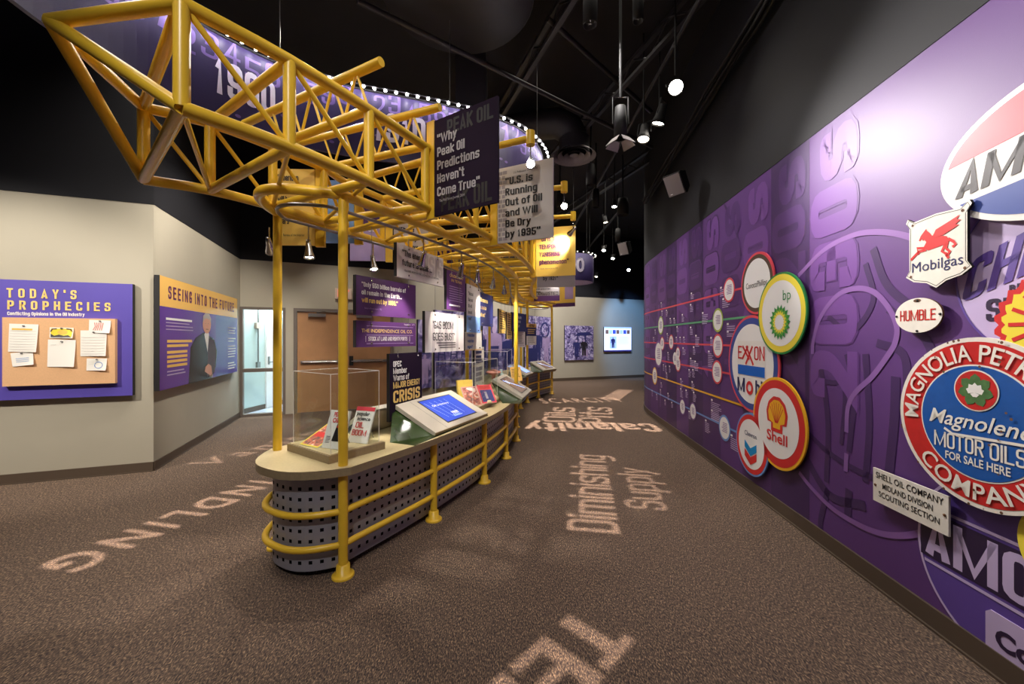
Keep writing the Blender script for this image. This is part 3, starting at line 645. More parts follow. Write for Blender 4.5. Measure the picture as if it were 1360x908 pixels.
a = MB(); a.flat(sorted(top, key=lambda p: math.atan2(p[1] - .14, p[0])), .0132, 'coral'); a.flat(sorted(bot, key=lambda p: math.atan2(p[1] + .16, p[0])), .0132, 'royal_blue'); a.build('colour_fields', o)
a = MB(); a.text('AMERICAN', -.43, -.105, .15, 'charcoal', .86, .0142, 'B', warp=lambda p, t: (p + t * .2, t + p * .1)); a.build('lettering', o)
o = empty('scalloped_sign', wframe(1.50, 1.56, .03), 'yellow and red scallop-shell sign at the right edge above the magnolia sign', 'sign')
P = [((.2 + .012 * math.cos(i * 2)) * math.cos(6.2832 * i / 66), (.2 + .012 * math.cos(i * 2)) * math.sin(6.2832 * i / 66)) for i in range(66)]
b = MB(); b.prism(P, 0, .02, 'red'); b.flat([(x * .86, y * .86) for x, y in P], .0215, 'yellow'); b.build('sign_plate', o)
a = MB()
for i in range(14): t = R(360 * i / 14); a.ribbon([(.06 * math.cos(t), .06 * math.sin(t)), (.15 * math.cos(t), .15 * math.sin(t))], .016, .023, 'red')
a.build('rays', o)
o, z = disc_sign('round_sign', 'round yellow and green sign low at the right edge below the magnolia sign', 1.44, .68, .205, [(.205, 'yellow'), (.17, 'green')], .012)
o = empty('name_plate', wframe(2.13, .632, .03), 'cream rectangular metal plate with three lines of black capitals', 'sign')
b = MB(); b.box((-.222, -.098, 0), (.222, .098, .01), 'enamel_cream'); b.build('sign_plate', o)
a = MB()
for i, (t, wv, x) in enumerate([('SHELL OIL COMPANY', .4, -.2), ('MIDLAND DIVISION', .3, -.155), ('SCOUTING SECTION', .36, -.18)]): a.text(t, x, .045 - i * .052, .034 - .003 * (i > 0), 'ink', wv, .0115, .01)
a.build('lettering', o)
for x in (-.205, .205): q = MB(); q.lathe([(.007, .01), (.007, .014), (0, .015)], 'rust', Matrix.Translation((x, 0, 0)), 10); q.build('screw', o)

# ================================================================== THE CURVED COUNTER AND ITS PIPE FRAME
EDGE = [(-1.07, 2.48), (-.65, 3.25), (-.29, 4.10), (-.076, 4.94), (.06, 5.78), (.07, 6.65), (.09, 7.55), (.18, 8.45), (.36, 9.25), (.68, 10.0), (1.09, 10.7)]
e = catmull(EDGE, 8); es = Strip(e); HW = .355
CEN = Strip([es.at(c, -HW) for c in es.c])           # the counter's centre line
def outline(d, nose, n=14, ex=2.6):
    """closed plan outline at distance d from the centre line, with rounded ends"""
    rt = [CEN.at(c, d) for c in CEN.c]; lf = [CEN.at(c, -d) for c in CEN.c]
    def cap(a, b, t):
        c = (a + b) / 2; h = (b - a) / 2
        return [c - h * (1 - 2 * i / n) + t * nose * (1 - abs(1 - 2 * i / n) ** ex) for i in range(1, n)]
    t0 = (CEN.p[0] - CEN.p[1]).normalized(); t1 = (CEN.p[-1] - CEN.p[-2]).normalized()
    return rt + cap(rt[-1], lf[-1], t1) + lf[::-1] + cap(lf[0], rt[0], t0)
CT = .70
ctr = empty('display_counter', (*CEN.at(.4), 0), 'long winding counter with beige top and grey perforated metal sides', 'counter')
I = ctr.matrix_world.inverted()
b = MB(); o_ = [tuple(p) for p in outline(HW + .075, .27)]; b.prism(o_, CT - .05, CT, 'counter_top', 'counter_edge'); b.build('countertop', ctr, I)
po = outline(HW - .05, .18); n = len(po); b = MB()
b.add([(p.x, p.y, .045) for p in po] + [(po[0].x, po[0].y, .045)] + [(p.x, p.y, CT - .05) for p in po] + [(po[0].x, po[0].y, CT - .05)], [(i, i + 1, n + 2 + i, n + 1 + i) for i in range(n)], 'perforated_metal')
d_ = [0]
for i in range(n): d_.append(d_[-1] + (po[(i + 1) % n] - po[i]).length)
b.build('perforated_side', ctr, I, uv=[(x, .045) for x in d_] + [(x, CT - .05) for x in d_])
b = MB(); b.prism([tuple(p) for p in outline(HW - .14, .1)], 0, .05, 'black_metal'); b.build('toe_base', ctr, I)

fr = empty('pipe_canopy', (*CEN.at(.4), 0), 'yellow steel pipe canopy with truss, posts and rails around the counter', 'canopy')
IF = fr.matrix_world.inverted(); RZ = 2.41
def part(mb, nm): return mb.build(nm, fr, IF)
def post(p, top, nm='post'):
    b = MB(); b.tube([(p.x, p.y, .012), (p.x, p.y, top)], .029, 'yellow_paint', 16); o = part(b, nm)
    f = MB(); f.lathe([(.068, 0), (.068, .012), (.062, .016), (.042, .018), (.04, .075), (.029, .08)], 'yellow_paint', Matrix.Translation((p.x, p.y, 0)), 20); f.build('flange', o)
for i, q in enumerate(EDGE):
    tall = i in (0, 4, 8, 10)
    post(Vector(q), RZ if tall else CT - .05)
for s_, tall in [(0.0, 1), (1.6, 0), (3.25, 1), (4.9, 0), (6.2, 1), (8.2, 1)]: post(CEN.at(s_, -HW), RZ if tall else CT - .05)
for z in (.20, .41):
    b = MB(); b.tube([(p.x, p.y, z) for p in outline(HW, .22)], .021, 'yellow_paint', 12, True); part(b, 'rail')
b = MB(); b.tube([(p.x, p.y, RZ) for p in outline(HW, .29, 18, 1.9)], .032, 'yellow_paint', 14, True); part(b, 'ring_pipe')
b = MB(); b.tube([(p.x, p.y, RZ - .06) for p in outline(HW - .1, .18, 14, 2)], .012, 'steel', 8, True); part(b, 'lamp_track')
# truss: right and left nodes
NR = [Vector(p) for p in ((-1.33, 1.577), (-1.08, 1.90), (-.843, 2.307), (-.61, 2.75))]
NL = [Vector(p) for p in ((-2.15, 2.285), (-1.89, 2.45), (-1.68, 2.75), (-1.49, 3.1))]
s_ = .62
while s_ < CEN.L + .05: NR.append(CEN.at(s_, HW + .275)); NL.append(CEN.at(s_, -HW - .05)); s_ += .45
TB, TT = 2.43, 2.85
V3 = lambda p, z: Vector((p.x, p.y, z))
for nm, N, z in [('bottom_chord', NR, TB), ('bottom_chord', NL, TB), ('top_chord', NR, TT), ('top_chord', NL, TT)]:
    b = MB(); b.tube(catmull([V3(p, z) for p in N], 3), .03, 'yellow_paint', 14); part(b, nm)
APEX = Vector((-1.99, 1.69, 2.87))
for a_, z in [(NR[0], TT), (NL[0], TT), (NR[0], TB), (NL[0], TB)]:
    b = MB(); b.tube([APEX, V3(a_, z)], .029, 'yellow_paint', 14); part(b, 'boom_tip_pipe')
for k in range(len(NR)):
    for N in (NR, NL):
        b = MB(); b.tube([V3(N[k], TB), V3(N[k], TT)], .029 if k < 4 else .024, 'yellow_paint', 12); part(b, 'upright')
        if k + 1 < len(NR):
            b = MB(); b.tube([V3(N[k], TT), V3(N[k + 1], TB)], .0135, 'yellow_paint', 8); part(b, 'diagonal_brace')
    b = MB(); b.tube([V3(NR[k], TB), V3(NL[k], TB)], .027, 'yellow_paint', 12); part(b, 'cross_pipe')
    b = MB(); b.tube([V3(NR[k], TT), V3(NL[k], TT)], .027, 'yellow_paint', 12); part(b, 'cross_pipe')
    if k + 1 < len(NR):
        b = MB(); b.tube([V3(NR[k], TB), V3(NL[k + 1], TB)], .013, 'yellow_paint', 8); part(b, 'floor_brace')
ARM = 3.1; arm_ends = []
for k, ext in [(2, .1), (3, .12), (5, .5), (7, .52), (9, .55), (13, .55), (17, .55)]:
    if k >= len(NR): continue
    d = (NR[k] - NL[k]).normalized(); a_, c_ = NL[k] - d * .35, NR[k] + d * ext
    b = MB(); b.tube([V3(a_, ARM), V3(c_, ARM)], .027, 'yellow_paint', 12)
    if ext > .2: b.tube([V3(c_, ARM - .055), V3(c_, ARM + .055)], .036, 'yellow_paint', 14); arm_ends.append(V3(c_, ARM - .06))
    m = 9
    for i in range(m):
        p, q = NL[k].lerp(NR[k], i / m), NL[k].lerp(NR[k], (i + 1) / m); lo, hi = (TT, ARM) if i % 2 else (ARM, TT)
        b.tube([V3(p, lo), V3(q, hi)], .009, 'yellow_paint', 6, caps=False)
    part(b, 'sign_arm')

# ------------------------------------------------------------------ flag signs on the canopy's sides
def lines(a, txt, x, y, h, gap, m, z, cond=.8, bold='B'):
    for i, t in enumerate(txt):
        if isinstance(t, tuple): t, mm = t
        else: mm = m
        a.text(t, x, y - i * gap, h, mm, None, z, bold, cond * 1.45)
def flag(T, W, H, face, label, txt=None, ink='ink', x=.09, y=None, h=.07, gap=.1, bracket='l', extra=None, small=None, name='quote_sign', cond=.8):
    o = empty(name, T, label, 'sign', 'flag signs on the yellow canopy')
    b = MB(); b.box((0, 0, -.018), (W, H, 0), face); b.build('sign_board', o)
    k = MB(); x0 = -.075 if bracket == 'l' else W + .005; k.box((x0, -.01, -.03), (x0 + .07, H + .01, .0), 'yellow_paint'); k.build('bracket', o)
    a = MB()
    if extra: extra(a, W, H); a.build('background_print', o); a = MB()
    if txt: lines(a, txt, x, y if y is not None else H - .14, h, gap, ink, .004, cond)
    if a.v: a.build('lettering', o); a = MB()
    if small: a.text(small[0], small[1], small[2], .018, ink, None, .004, 0, .7)
    if a.v: a.build('small_print', o)
    return o
def un(k): return (NR[k] - NL[k]).normalized()
def right_flag(left, right, **kw):
    left, right = Vector(left), Vector(right); u = right - left; return flag(frame((left.x, left.y, 2.36), (u.x, u.y, 0)), u.length, kw.pop('H', .67), **kw)
def ghost(word, m, n=2):
    def f(a, W, H):
        a.text(word, W * .22, H - .13, .1, m, W * .72, .0015, 'B'); a.text(word, W * .12, .02, .13, m, W * .8, .0015, 'B')
    return f
right_flag((-.545, 2.75), (-.09, 2.46), face='sign_dark', label='dark purple hanging sign with grey lettering, nearest one above the counter', txt=['"Why', ' Peak Oil', ' Predictions', " Haven't", ' Come True"'], ink='sign_gray_text', x=.03, y=.5, h=.064, gap=.092, extra=ghost('PEAK OIL', 'ink'), small=('The Wall Street Journal, 2014', .05, .09))
def bricks(a, W, H):
    for r in range(15):
        for c in range(2): a.rect(.01 + c * .045 - (r % 2) * .01 * c, .02 + r * .042, .05 + c * .045 - (r % 2) * .02, .05 + r * .042, .0015, 'sign_gray')
right_flag((-.13, 3.53), (.345, 3.30), face='sign_white', label='white hanging sign with black lettering warning of running out of oil by 1935', txt=['"U.S. is', ' Running', ' Out of Oil', ' and Will', ' Be Dry', ' by 1935"'], x=.08, y=.51, h=.064, gap=.094, cond=.98, extra=bricks, small=('U.S. Professional Society, 1920', .16, .6))
right_flag((.33, 5.42), (.855, 5.28), face='sign_yellow', label='bright yellow hanging sign with a small lamp lighting it, behind the white one', txt=['"Oil is a', ' TEMPORARY', ' VANISHING', ' phenomenon"'], ink='ink_purple', x=.05, y=.48, h=.065, gap=.105, cond=.72, small=('Scientific American journal, 1919', .06, .1))
right_flag((.42, 6.55), (1.04, 6.45), face='sign_gray', label='grey hanging sign below and behind the bright yellow one', txt=['"Oil supply', ' will end', ' by 1921"'], x=.1, y=.42, h=.06, gap=.15)
right_flag((.5, 8.95), (1.07, 8.8), face='sign_gray', label='grey hanging sign with dark print and purple foot, low behind the yellow sign', txt=['from untouched', 'fields'], x=.05, y=.26, h=.04, gap=.07, extra=lambda a, W, H: (a.rect(0, 0, W, .12, .002, 'sign_purple'), a.text('EXHAUSTED', .03, .13, .08, 'charcoal', W - .06, .004, 'B')))
right_flag((1.1, 10.6), (1.66, 10.3), face='sign_yellow', label='farthest right flag sign, orange and purple, beyond the grey signs', txt=['Oil', 'by'], ink='ink_purple', x=.1, y=.4, h=.06, gap=.1, extra=lambda a, W, H: (a.rect(W * .55, .2, W * .92, H - .05, .002, 'sign_lilac'), a.rect(0, 0, W, .1, .002, 'sign_purple')))
# left side signs
def left_flag(x0, x1, Y, z0, H, **kw): return flag(frame((x0, Y, z0), (1, .05, 0)), x1 - x0, H, **kw)
left_flag(-1.86, -1.56, 3.08, 2.24, .6, face='sign_yellow', label='yellow sign with black lettering hanging left of the canopy above the first post', txt=['"American', ' oil supplies', ' will be gone', ' in 15', ' years"'], x=.015, y=.505, h=.05, gap=.085, bracket='r', small=('Bureau of the Interior', .06, .07), cond=.5)
def skyart(a, W, H): a.rect(0, 0, W, H, .002, 'sky_print'); a.disc(W * .3, H * .3, .12, .003, 'white_print', .04); a.disc(W * .5, H * .42, .1, .003, 'white_print', .03)
left_flag(-1.72, -1.42, 3.5, 2.36, .56, face='sky_print', label='sky-blue printed sign with small clouds behind the yellow left sign', extra=skyart, bracket='r')
def lil(a, W, H):
    a.rect(.0, .4, W, H, .0015, 'sign_purple'); a.text('is the', .06, .5, .05, 'white_print', None, .004, 'B'); a.text('end', .2, .32, .06, 'white_print', None, .004, 'B')
left_flag(-1.78, -1.40, 4.3, 2.36, .65, face='sign_lilac', label='lilac and purple sign with white lettering seen through the canopy', extra=lil, bracket='r')
left_flag(-1.48, -1.02, 4.9, 2.32, .66, face='sign_white', label='white sign with black lettering about barrels behind the canopy pipes', txt=['"There', ' are only', ' so many', ' barrels of', ' crude"'], x=.05, y=.52, h=.06, gap=.11, bracket='r')
left_flag(-1.2, -.82, 6.1, 2.34, .66, face='sign_purple', label='purple sign behind the canopy pipes at the far left side', txt=['Oil era', 'is over'], ink='white_print', x=.04, y=.4, h=.06, gap=.11, bracket='r')

# ------------------------------------------------------------------ signs hanging on cables along the counter's middle
def hang(l, r, z0, z1, face, label, art, depth=.03, top=RZ, name='hanging_sign'):
    l, r = Vector(l), Vector(r); u = r - l; W, H = u.length, z1 - z0
    o = empty(name, frame((l.x, l.y, z0), (u.x, u.y, 0)), label, 'sign', 'quotation panels hung on cables over the counter')
    b = MB(); b.box((0, 0, -depth), (W, H, 0), face, None); b.box((-.004, 0, -depth), (0, H, 0), 'board_edge'); b.build('sign_board', o)
    a = MB(); art(a, W, H); a.build('lettering', o)
    for x in (W * .22, W * .85):
        c = MB(); c.tube([(x, H - .03, .004), (x, top - z0, .004)], .0022, 'steel', 6); c.build('cable', o)
        s = MB()
        for y in (.03, H - .03): s.lathe([(.009, 0), (.009, .008), (.005, .012), (0, .012)], 'chrome', Matrix.Translation((x, y, 0)), 10)
        s.build('cable_clamp', o)
    return o
CY = {}
def c_at(ratio):
    """point of the counter's centre line on the sight line with this slope"""
    best = min(range(400), key=lambda i: abs(CEN.at(CEN.L * i / 400).x - ratio * CEN.at(CEN.L * i / 400).y)); return CEN.at(CEN.L * best / 400)
hang((-1.21, 3.04), (-.90, 3.66), 1.69, 2.0, 'sign_purple', 'purple hanging panel with white and gold lettering about 550 billion barrels',
     lambda a, W, H: (lines(a, ['"Only 550 billion barrels of', ' oil remain in the Earth...', (' will run out by 1990."', 'text_gold')], .05, H - .085, .038, .062, 'white_print', .004, .8), a.text('Bulletin of Atomic report, 1982', .08, .05, .014, 'sign_lilac', None, .004, 0, .7)))
hang((-1.21, 3.04), (-.90, 3.66), 1.435, 1.645, 'sign_purple', 'purple hanging panel with an old oil company heading in gold serif capitals',
     lambda a, W, H: (a.text('THE INDEPENDENCE OIL CO.', .05, H * .56, .028, 'text_gold', W - .1, .004, .0), a.text('STOCK AT LAND AND RISHTR PORTS', .12, H * .24, .034, 'white_print', W - .24, .004, 'M'), a.text('September 1879', W - .16, H * .9, .012, 'white_print', .14, .004, 0), *[a.rect(.1, y, W - .04, y + .004, .004, 'sign_lilac') for y in (H * .8, H * .45, H * .12)], a.rect(.09, H * .2, .094, H * .42, .004, 'white_print'), a.rect(W - .09, H * .2, W - .086, H * .42, .004, 'white_print')), top=1.69)
hang((-1.03, 3.3), (-.86, 3.74), .80, 1.375, 'sign_dark', 'dark purple panel warning of a major energy crisis, just left of the nearest screen',
     lambda a, W, H: (lines(a, ['OPEC', 'Member', 'Warns of'], .04, H - .115, .05, .06, 'white_print', .004, .75), a.text('MAJOR ENERGY', .04, H - .30, .055, 'text_gold', W - .08, .004, 'B'), a.text('CRISIS', .04, H - .425, .105, 'text_gold', W - .08, .004, 'B')), top=1.4)
hang((-1.0, 3.4), (-.72, 4.1), 2.045, 2.34, 'sign_white', 'pale hanging panel calling the energy future bleak, highest one under the canopy ring',
     lambda a, W, H: (a.text('CRISIS', W * .3, H * .28, .19, 'sign_shade', W * .68, .002, 'B'), lines(a, ['"The energy', ' future is bleak ...'], .07, H - .1, .055, .085, 'ink', .004, .8), a.text('GLOBE REPORTER, LONDON JOURNAL', .1, .06, .018, 'charcoal', W * .75, .004, .01)))
hang((-.85, 3.83), (-.56, 4.55), 1.365, 1.775, 'sign_white', 'white hanging panel about a gas boom gone bust, in tall black capitals',
     lambda a, W, H: (*[a.rect(.12 + i * .12, 0, .17 + i * .12, H, .0015, 'sign_shade') for i in range(5)], a.text("'GAS BOOM", .13, H - .17, .08, 'ink', W * .52, .004, 'M'), a.text(" GOES BUST'", .13, H - .29, .08, 'ink', W * .56, .004, 'M'), *[a.rect(.2 + .03 * i, .09 - i * .025, W * .75, .1 - i * .025, .004, 'charcoal') for i in range(3)]))
hang((-.70, 4.2), (-.55, 4.62), 1.82, 2.25, 'sign_purple', 'upright purple panel with thin small print, right of the bleak future panel',
     lambda a, W, H: (a.text('CRUDE SHORT', .06, H - .07, .03, 'text_gold', W - .12, .004, 0), a.text('IN TEXAS', .1, H - .12, .03, 'text_gold', W - .2, .004, 0), a.bars(.05, H - .17, W - .1, .18, 7, 'sign_lilac', .004, .25), a.bars(.05, .06, W - .1, .03, 1, 'white_print', .004)))
hang((-.54, 4.65), (-.42, 5.15), 1.58, 2.16, 'sign_white', 'tall white and blue panel with black heading beside the purple upright panel',
     lambda a, W, H: (a.rect(0, 0, W, H * .35, .0015, 'sky_print'), lines(a, ['"Natural', ' Gas and', ' Oil will', ' be out', ' soon"'], .05, H - .13, .042, .075, 'ink', .004, .8)))
hang((-.44, 5.15), (-.28, 5.8), 1.68, 2.13, 'sign_navy', 'navy blue hanging panel with gold lettering over the second display case',
     lambda a, W, H: lines(a, ['"Oil reserves', ' in America', ' will end"'], .04, H - .13, .055, .1, 'text_gold', .004, .8))
hang((-.22, 6.7), (-.12, 7.4), 1.6, 2.02, 'sign_yellow', 'yellow hanging panel with brown print beyond the navy one',
     lambda a, W, H: a.bars(.05, H - .04, W - .1, H - .1, 8, 'rust', .004, .4))
hang((-.1, 7.5), (0., 8.1), 1.5, 2.02, 'sign_yellow', 'second yellow hanging panel, narrower and longer, by the tall post',
     lambda a, W, H: a.bars(.05, H - .04, W - .1, H - .1, 10, 'rust', .004, .4))
hang((.0, 8.0), (.32, 8.75), 1.66, 2.05, 'sign_navy', 'dark blue hanging panel behind the tall middle post',
     lambda a, W, H: (lines(a, ['OIL GOES', 'TO THE', 'LAST'], .3, H - .12, .05, .09, 'white_print', .004, .8)))
hang((.03, 8.3), (.3, 8.9), 1.32, 1.72, 'paper', 'white printed panel behind the tall middle post, under the dark blue one',
     lambda a, W, H: a.bars(.05, H - .04, W - .12, H - .1, 9, 'charcoal', .004, .2))
hang((.33, 9.0), (.58, 9.35), 1.36, 1.86, 'sign_navy', 'blue and white notice panel above the far screens',
     lambda a, W, H: (a.rect(0, H - .09, W, H, .002, 'panel_orange'), a.rect(0, 0, W, H * .42, .002, 'paper'), a.bars(.05, H - .13, W - .1, .13, 3, 'text_gold', .004, .4), a.bars(.05, H * .38, W - .1, .16, 5, 'charcoal', .004, .2), a.text('1970s', .1, H - .075, .05, 'ink', W - .2, .004, 'B')))
hang((-.60, 5.0), (-.42, 5.45), 1.35, 1.62, 'paper', 'small cream panel with blue lettering in an orange border',
     lambda a, W, H: (a.ring(W / 2, H / 2, .001, .002, .002, 'paper'), a.rect(0, 0, W, .012, .003, 'panel_orange'), a.rect(0, H - .012, W, H, .003, 'panel_orange'), lines(a, ['Pollution', 'worries', 'more?'], .06, H - .09, .04, .075, 'signal_blue', .004, .9)))
hang((-.52, 5.45), (-.42, 5.85), .82, 1.38, 'paper', 'narrow grey and white panel standing low in the second display case',
     lambda a, W, H: (a.bars(.04, H - .05, W - .08, H * .35, 3, 'sign_navy', .004, .6), a.bars(.04, H * .5, W - .08, H * .4, 3, 'sign_gray', .004, .7)), top=1.4)

# ------------------------------------------------------------------ sloped screen stands on the counter
def kiosk(fl_, u, w, d, rise, label, scr, seam=True, inset=(.30, .15, .08, .14), flip=False, name='screen_stand'):
    """fl_ front-left corner (counter height), u along the front to the right, slopes up to the back"""
    o = empty(name, frame((fl_[0], fl_[1], CT), (u[0], u[1], 0)), label, 'screen stand', 'sloped screen stands on the counter')
    # local: x along the front, y up, z towards the viewer (front at z = 0, back at z = -d)
    b = MB(); hb = rise + .005
    lo = [(-.29, 0, .025), (w + .04, 0, .0), (w + .1, 0, -d * .5), (-.29, 0, -d * .48)]
    hi = [(.01, .012, -.012), (w - .01, .012, -.012), (w - .01, hb - .02, -d), (.01, hb - .02, -d)]
    b.add(lo + hi, [(0, 1, 5, 4), (1, 2, 6, 5), (3, 0, 4, 7), (4, 5, 6, 7)], 'green_glass'); b.add([lo[2], lo[3], hi[3], hi[2]], [(0, 1, 2, 3)], 'cream_laminate')
    b.build('stand_body', o)
    v = Vector((0, rise, -d)); L = v.length; T = frame((0, .012, 0), (1, 0, 0), v)
    t = MB(); t.box((0, 0, -.012), (w, L, .022), 'cream_laminate'); t.box((0, -.006, -.05), (w, .0, .022), 'counter_edge')
    if seam: t.rect(w * .2, 0, w * .2 + .003, L, .0225, 'charcoal')
    t.build('sloped_top', o, T)
    x0, x1, y0, y1 = w * inset[0], w * (1 - inset[1]), L * inset[2] + .03, L * (1 - inset[3])
    f = MB(); f.box((x0 - .012, y0 - .012, .018), (x1 + .012, y1 + .012, .0235), 'ink'); so = f.build('screen', o, T)
    s = MB(); s.rect(x0, y0, x1, y1, .0245, scr)
    if scr == 'screen_blue':
        s.text('Oil in history', x0 + .08, y1 - .12, .028, 'screen_paper', .26, .0255, 0); s.text('1909', x0 + .2, y0 + .07, .04, 'screen_paper', .1, .0255, .02); s.bars(x0 + .17, y0 + .06, .16, .03, 2, 'screen_light', .0255)
        for q in range(5): s.ribbon([(x0 + .03 + q * .08, y1 - .04), (x0 + .09 + q * .07, y0 + .05)], .003, .0252, 'screen_light')
    else: s.ribbon([(x0 + .02, y1 - .03), (x0 + (x1 - x0) * .5, (y0 + y1) / 2), (x1 - .03, y0 + .03)], .03, .0252, 'screen_light'); s.bars(x0 + .04, y1 - .05, .14, .09, 4, 'screen_paper', .0254, .3)
    s.build('display', so)
    return o
kiosk((-.635, 3.21), (.40, .92), .93, .44, .215, 'largest sloped screen stand with blue display, nearest on the counter', 'screen_blue')
kiosk((.13, 5.12), (.19, .98), .82, .41, .235, 'sloped screen stand with brown display by the middle tall post', 'screen_brown')
kiosk((.30, 8.35), (.30, .95), .62, .40, .20, 'sloped screen stand with lilac display on the far bend, first of two there', 'screen_light')
kiosk((.78, 9.62), (.56, .83), .66, .40, .20, 'farthest sloped screen stand at the end of the counter', 'screen_brown')
pa = CEN.at(1.35, -.34); kiosk((pa.x, pa.y), (-.45, -.89), .8, .3, .215, 'sloped screen stand facing the far side, cream back seen behind the dark crisis panel', 'screen_blue')

# ------------------------------------------------------------------ display cases and what is in them
def case(F, ux, W, D, h, label):
    o = empty('display_case', frame((F[0], F[1], CT), (ux[0], ux[1], 0)), label, 'display case', 'glass display cases on the counter')
    b = MB(); b.box((0, 0, -D), (W, .05, 0), 'counter_edge'); b.box((.012, .05, -D + .012), (W - .012, .054, -.012), 'counter_top'); b.build('plinth', o)
    g = MB(); t = .006; q = .03
    for lo, hi in [((q, .054, -q - t), (W - q, h, -q)), ((q, .054, -D + q), (W - q, h, -D + q + t)), ((q, .054, -D + q + t), (q + t, h, -q - t)), ((W - q - t, .054, -D + q + t), (W - q, h, -q - t)), ((q, h, -D + q), (W - q, h + t, -q))]: g.box(lo, hi, 'case_glass')
    g.build('glass_cover', o)
    e_ = MB()
    for x in (q, W - q):
        for z in (-q, -D + q): e_.tube([(x, .054, z), (x, h, z)], .0022, 'white_gloss', 6)
    for a_, c_ in [((q, h, -q), (W - q, h, -q)), ((q, h, -D + q), (W - q, h, -D + q)), ((q, h, -q), (q, h, -D + q)), ((W - q, h, -q), (W - q, h, -D + q))]: e_.tube([a_, c_], .0022, 'white_gloss', 6)
    e_.build('cover_edge', o); return o
uu = Vector((.57, .82)).normalized()
case((-1.17, 2.50), (.57, .82), .43, .54, .57, 'glass display case holding three magazines at the rounded near end')
case((-.40, 4.16), (.27, .96), .92, .5, .55, 'long glass display case between the two nearest screen stands')
case((-.05, 6.2), (.05, 1), 1.5, .48, .6, 'glass display case in the middle of the bend')
def magazine(name, p, u, v, w, h, label, art, thick=.01, cat='magazine'):
    v = Vector(v).normalized(); o = empty(name, frame(p, u, v), label, cat)
    b = MB(); b.box((0, 0, -thick), (w, h, 0), 'paper'); b.build('pages', o)
    a = MB(); art(a, w, h); a.build('cover', o)
    e_ = MB(); T = frame(p, u, v).inverted(); top = T.inverted() @ Vector((w / 2, h * .8, -thick)); n3 = Vector(u).normalized().cross(v).normalized()
    ft = Vector((top.x - n3.x * .09, top.y - n3.y * .09, CT + .056)); e_.tube([(w / 2, h * .8, -thick), T @ ft], .004, 'steel', 8); e_.build('easel_leg', o); return o
Zb = CT + .057
magazine('magazine', (-1.50, 2.765, Zb), (.55, -.30, .0), (.22, .30, .17), .2, .27, 'magazine with a thick yellow border lying on a low easel in the near case', lambda a, w, h: (a.rect(0, 0, w, h, .001, 'yellow'), a.rect(.012, .012, w - .012, h - .012, .002, 'magazine_art'), a.rect(.02, .1, w - .02, .15, .003, 'red'), a.rect(.02, h - .05, w - .02, h - .02, .003, 'white_print')))
magazine('magazine', (-1.305, 2.68, Zb), (.55, -.2, 0), (.22, .16, .62), .175, .26, 'white magazine with red title and black oil pump, front left in the near case', lambda a, w, h: (a.rect(0, 0, w, h, .001, 'white_print'), a.text('PEAK', .04, h - .045, .03, 'red', .07, .003, .03), a.text('OIL', .04, h - .085, .03, 'red', .06, .003, .03), a.flat([(.07, .05), (.13, .05), (.135, .17), (.115, .19), (.09, .18)], .0022, 'ink'), a.rect(.09, .14, .115, .155, .003, 'red'), a.bars(.02, .08, .04, .05, 5, 'charcoal', .003, .4)))
magazine('magazine', (-1.185, 2.83, Zb), (.55, -.2, 0), (.24, .18, .62), .165, .26, 'white magazine with big red capitals about an oil boom, tallest in the near case', lambda a, w, h: (a.rect(0, 0, w, h, .001, 'white_print'), a.rect(0, h - .03, w, h, .002, 'coral'), a.text('popular', .015, h - .065, .028, 'ink', w - .05, .003, .02), a.text('science', .03, h - .1, .026, 'ink', w - .05, .003, .02), a.text('OIL', .03, h - .155, .042, 'red', .075, .003, 'M'), a.text('BOOM', .015, h - .21, .042, 'red', w - .04, .003, 'M')))
for p, lab, art in [((-.50, 4.32, Zb), 'pink-bordered magazine with a colourful cover, left one in the second case', lambda a, w, h: (a.rect(0, 0, w, h, .001, 'magazine_pink'), a.rect(.015, .015, w - .015, h - .015, .002, 'magazine_art'))),
                    ((-.34, 4.50, Zb), 'red-bordered magazine with a dark picture, right one in the second case', lambda a, w, h: (a.rect(0, 0, w, h, .001, 'coral'), a.rect(.02, .02, w - .02, h - .075, .002, 'sign_navy'), a.rect(.02, h - .065, w - .02, h - .015, .002, 'enamel_red'), a.rect(.07, .06, .1, .16, .003, 'sign_gray')))]:
    magazine('magazine', p, (.35, .2, 0), (-.20, .32, .42), .19, .26, lab, art)
magazine('leaflet', (.0, 6.9, Zb), (.8, .3, 0), (-.2, .2, .6), .2, .26, 'orange leaflet on an easel in the middle case', lambda a, w, h: (a.rect(0, 0, w, h, .001, 'panel_orange'), a.bars(.02, h - .04, w - .04, .16, 6, 'rust', .002, .4)), cat='leaflet')
q = MB(); q.add([(-.62, 4.62, CT + .056), (-.45, 4.72, CT + .056), (-.47, 4.76, CT + .056), (-.64, 4.66, CT + .056), (-.66, 4.72, CT + .30), (-.49, 4.82, CT + .30), (-.51, 4.84, CT + .30), (-.68, 4.74, CT + .30)], [(0, 1, 5, 4), (1, 2, 6, 5), (2, 3, 7, 6), (3, 0, 4, 7), (4, 5, 6, 7), (3, 2, 1, 0)], 'sign_yellow')
tag(q.build('book'), 'plain tan book leaning upright inside the second case', 'book')
for p, r, lab in [((-.30, 4.62), .085, 'pale lumpy rock sample lying in front in the second case'), ((-.24, 4.86), .075, 'pale rock sample behind the first one in the second case')]:
    q = MB(); rq = random.Random(int(r * 1000)); pr = [(r * (1 - (i / 6) ** 2.2) + .002, .06 * i / 6) for i in range(7)]
    q.lathe(pr, 'counter_top', Matrix.Translation((p[0], p[1], CT + .055)), 14); q.v = [(x + rq.uniform(-.008, .008), y + rq.uniform(-.008, .008), z) for x, y, z in q.v]
    tag(q.build('rock_sample'), lab, 'rock')
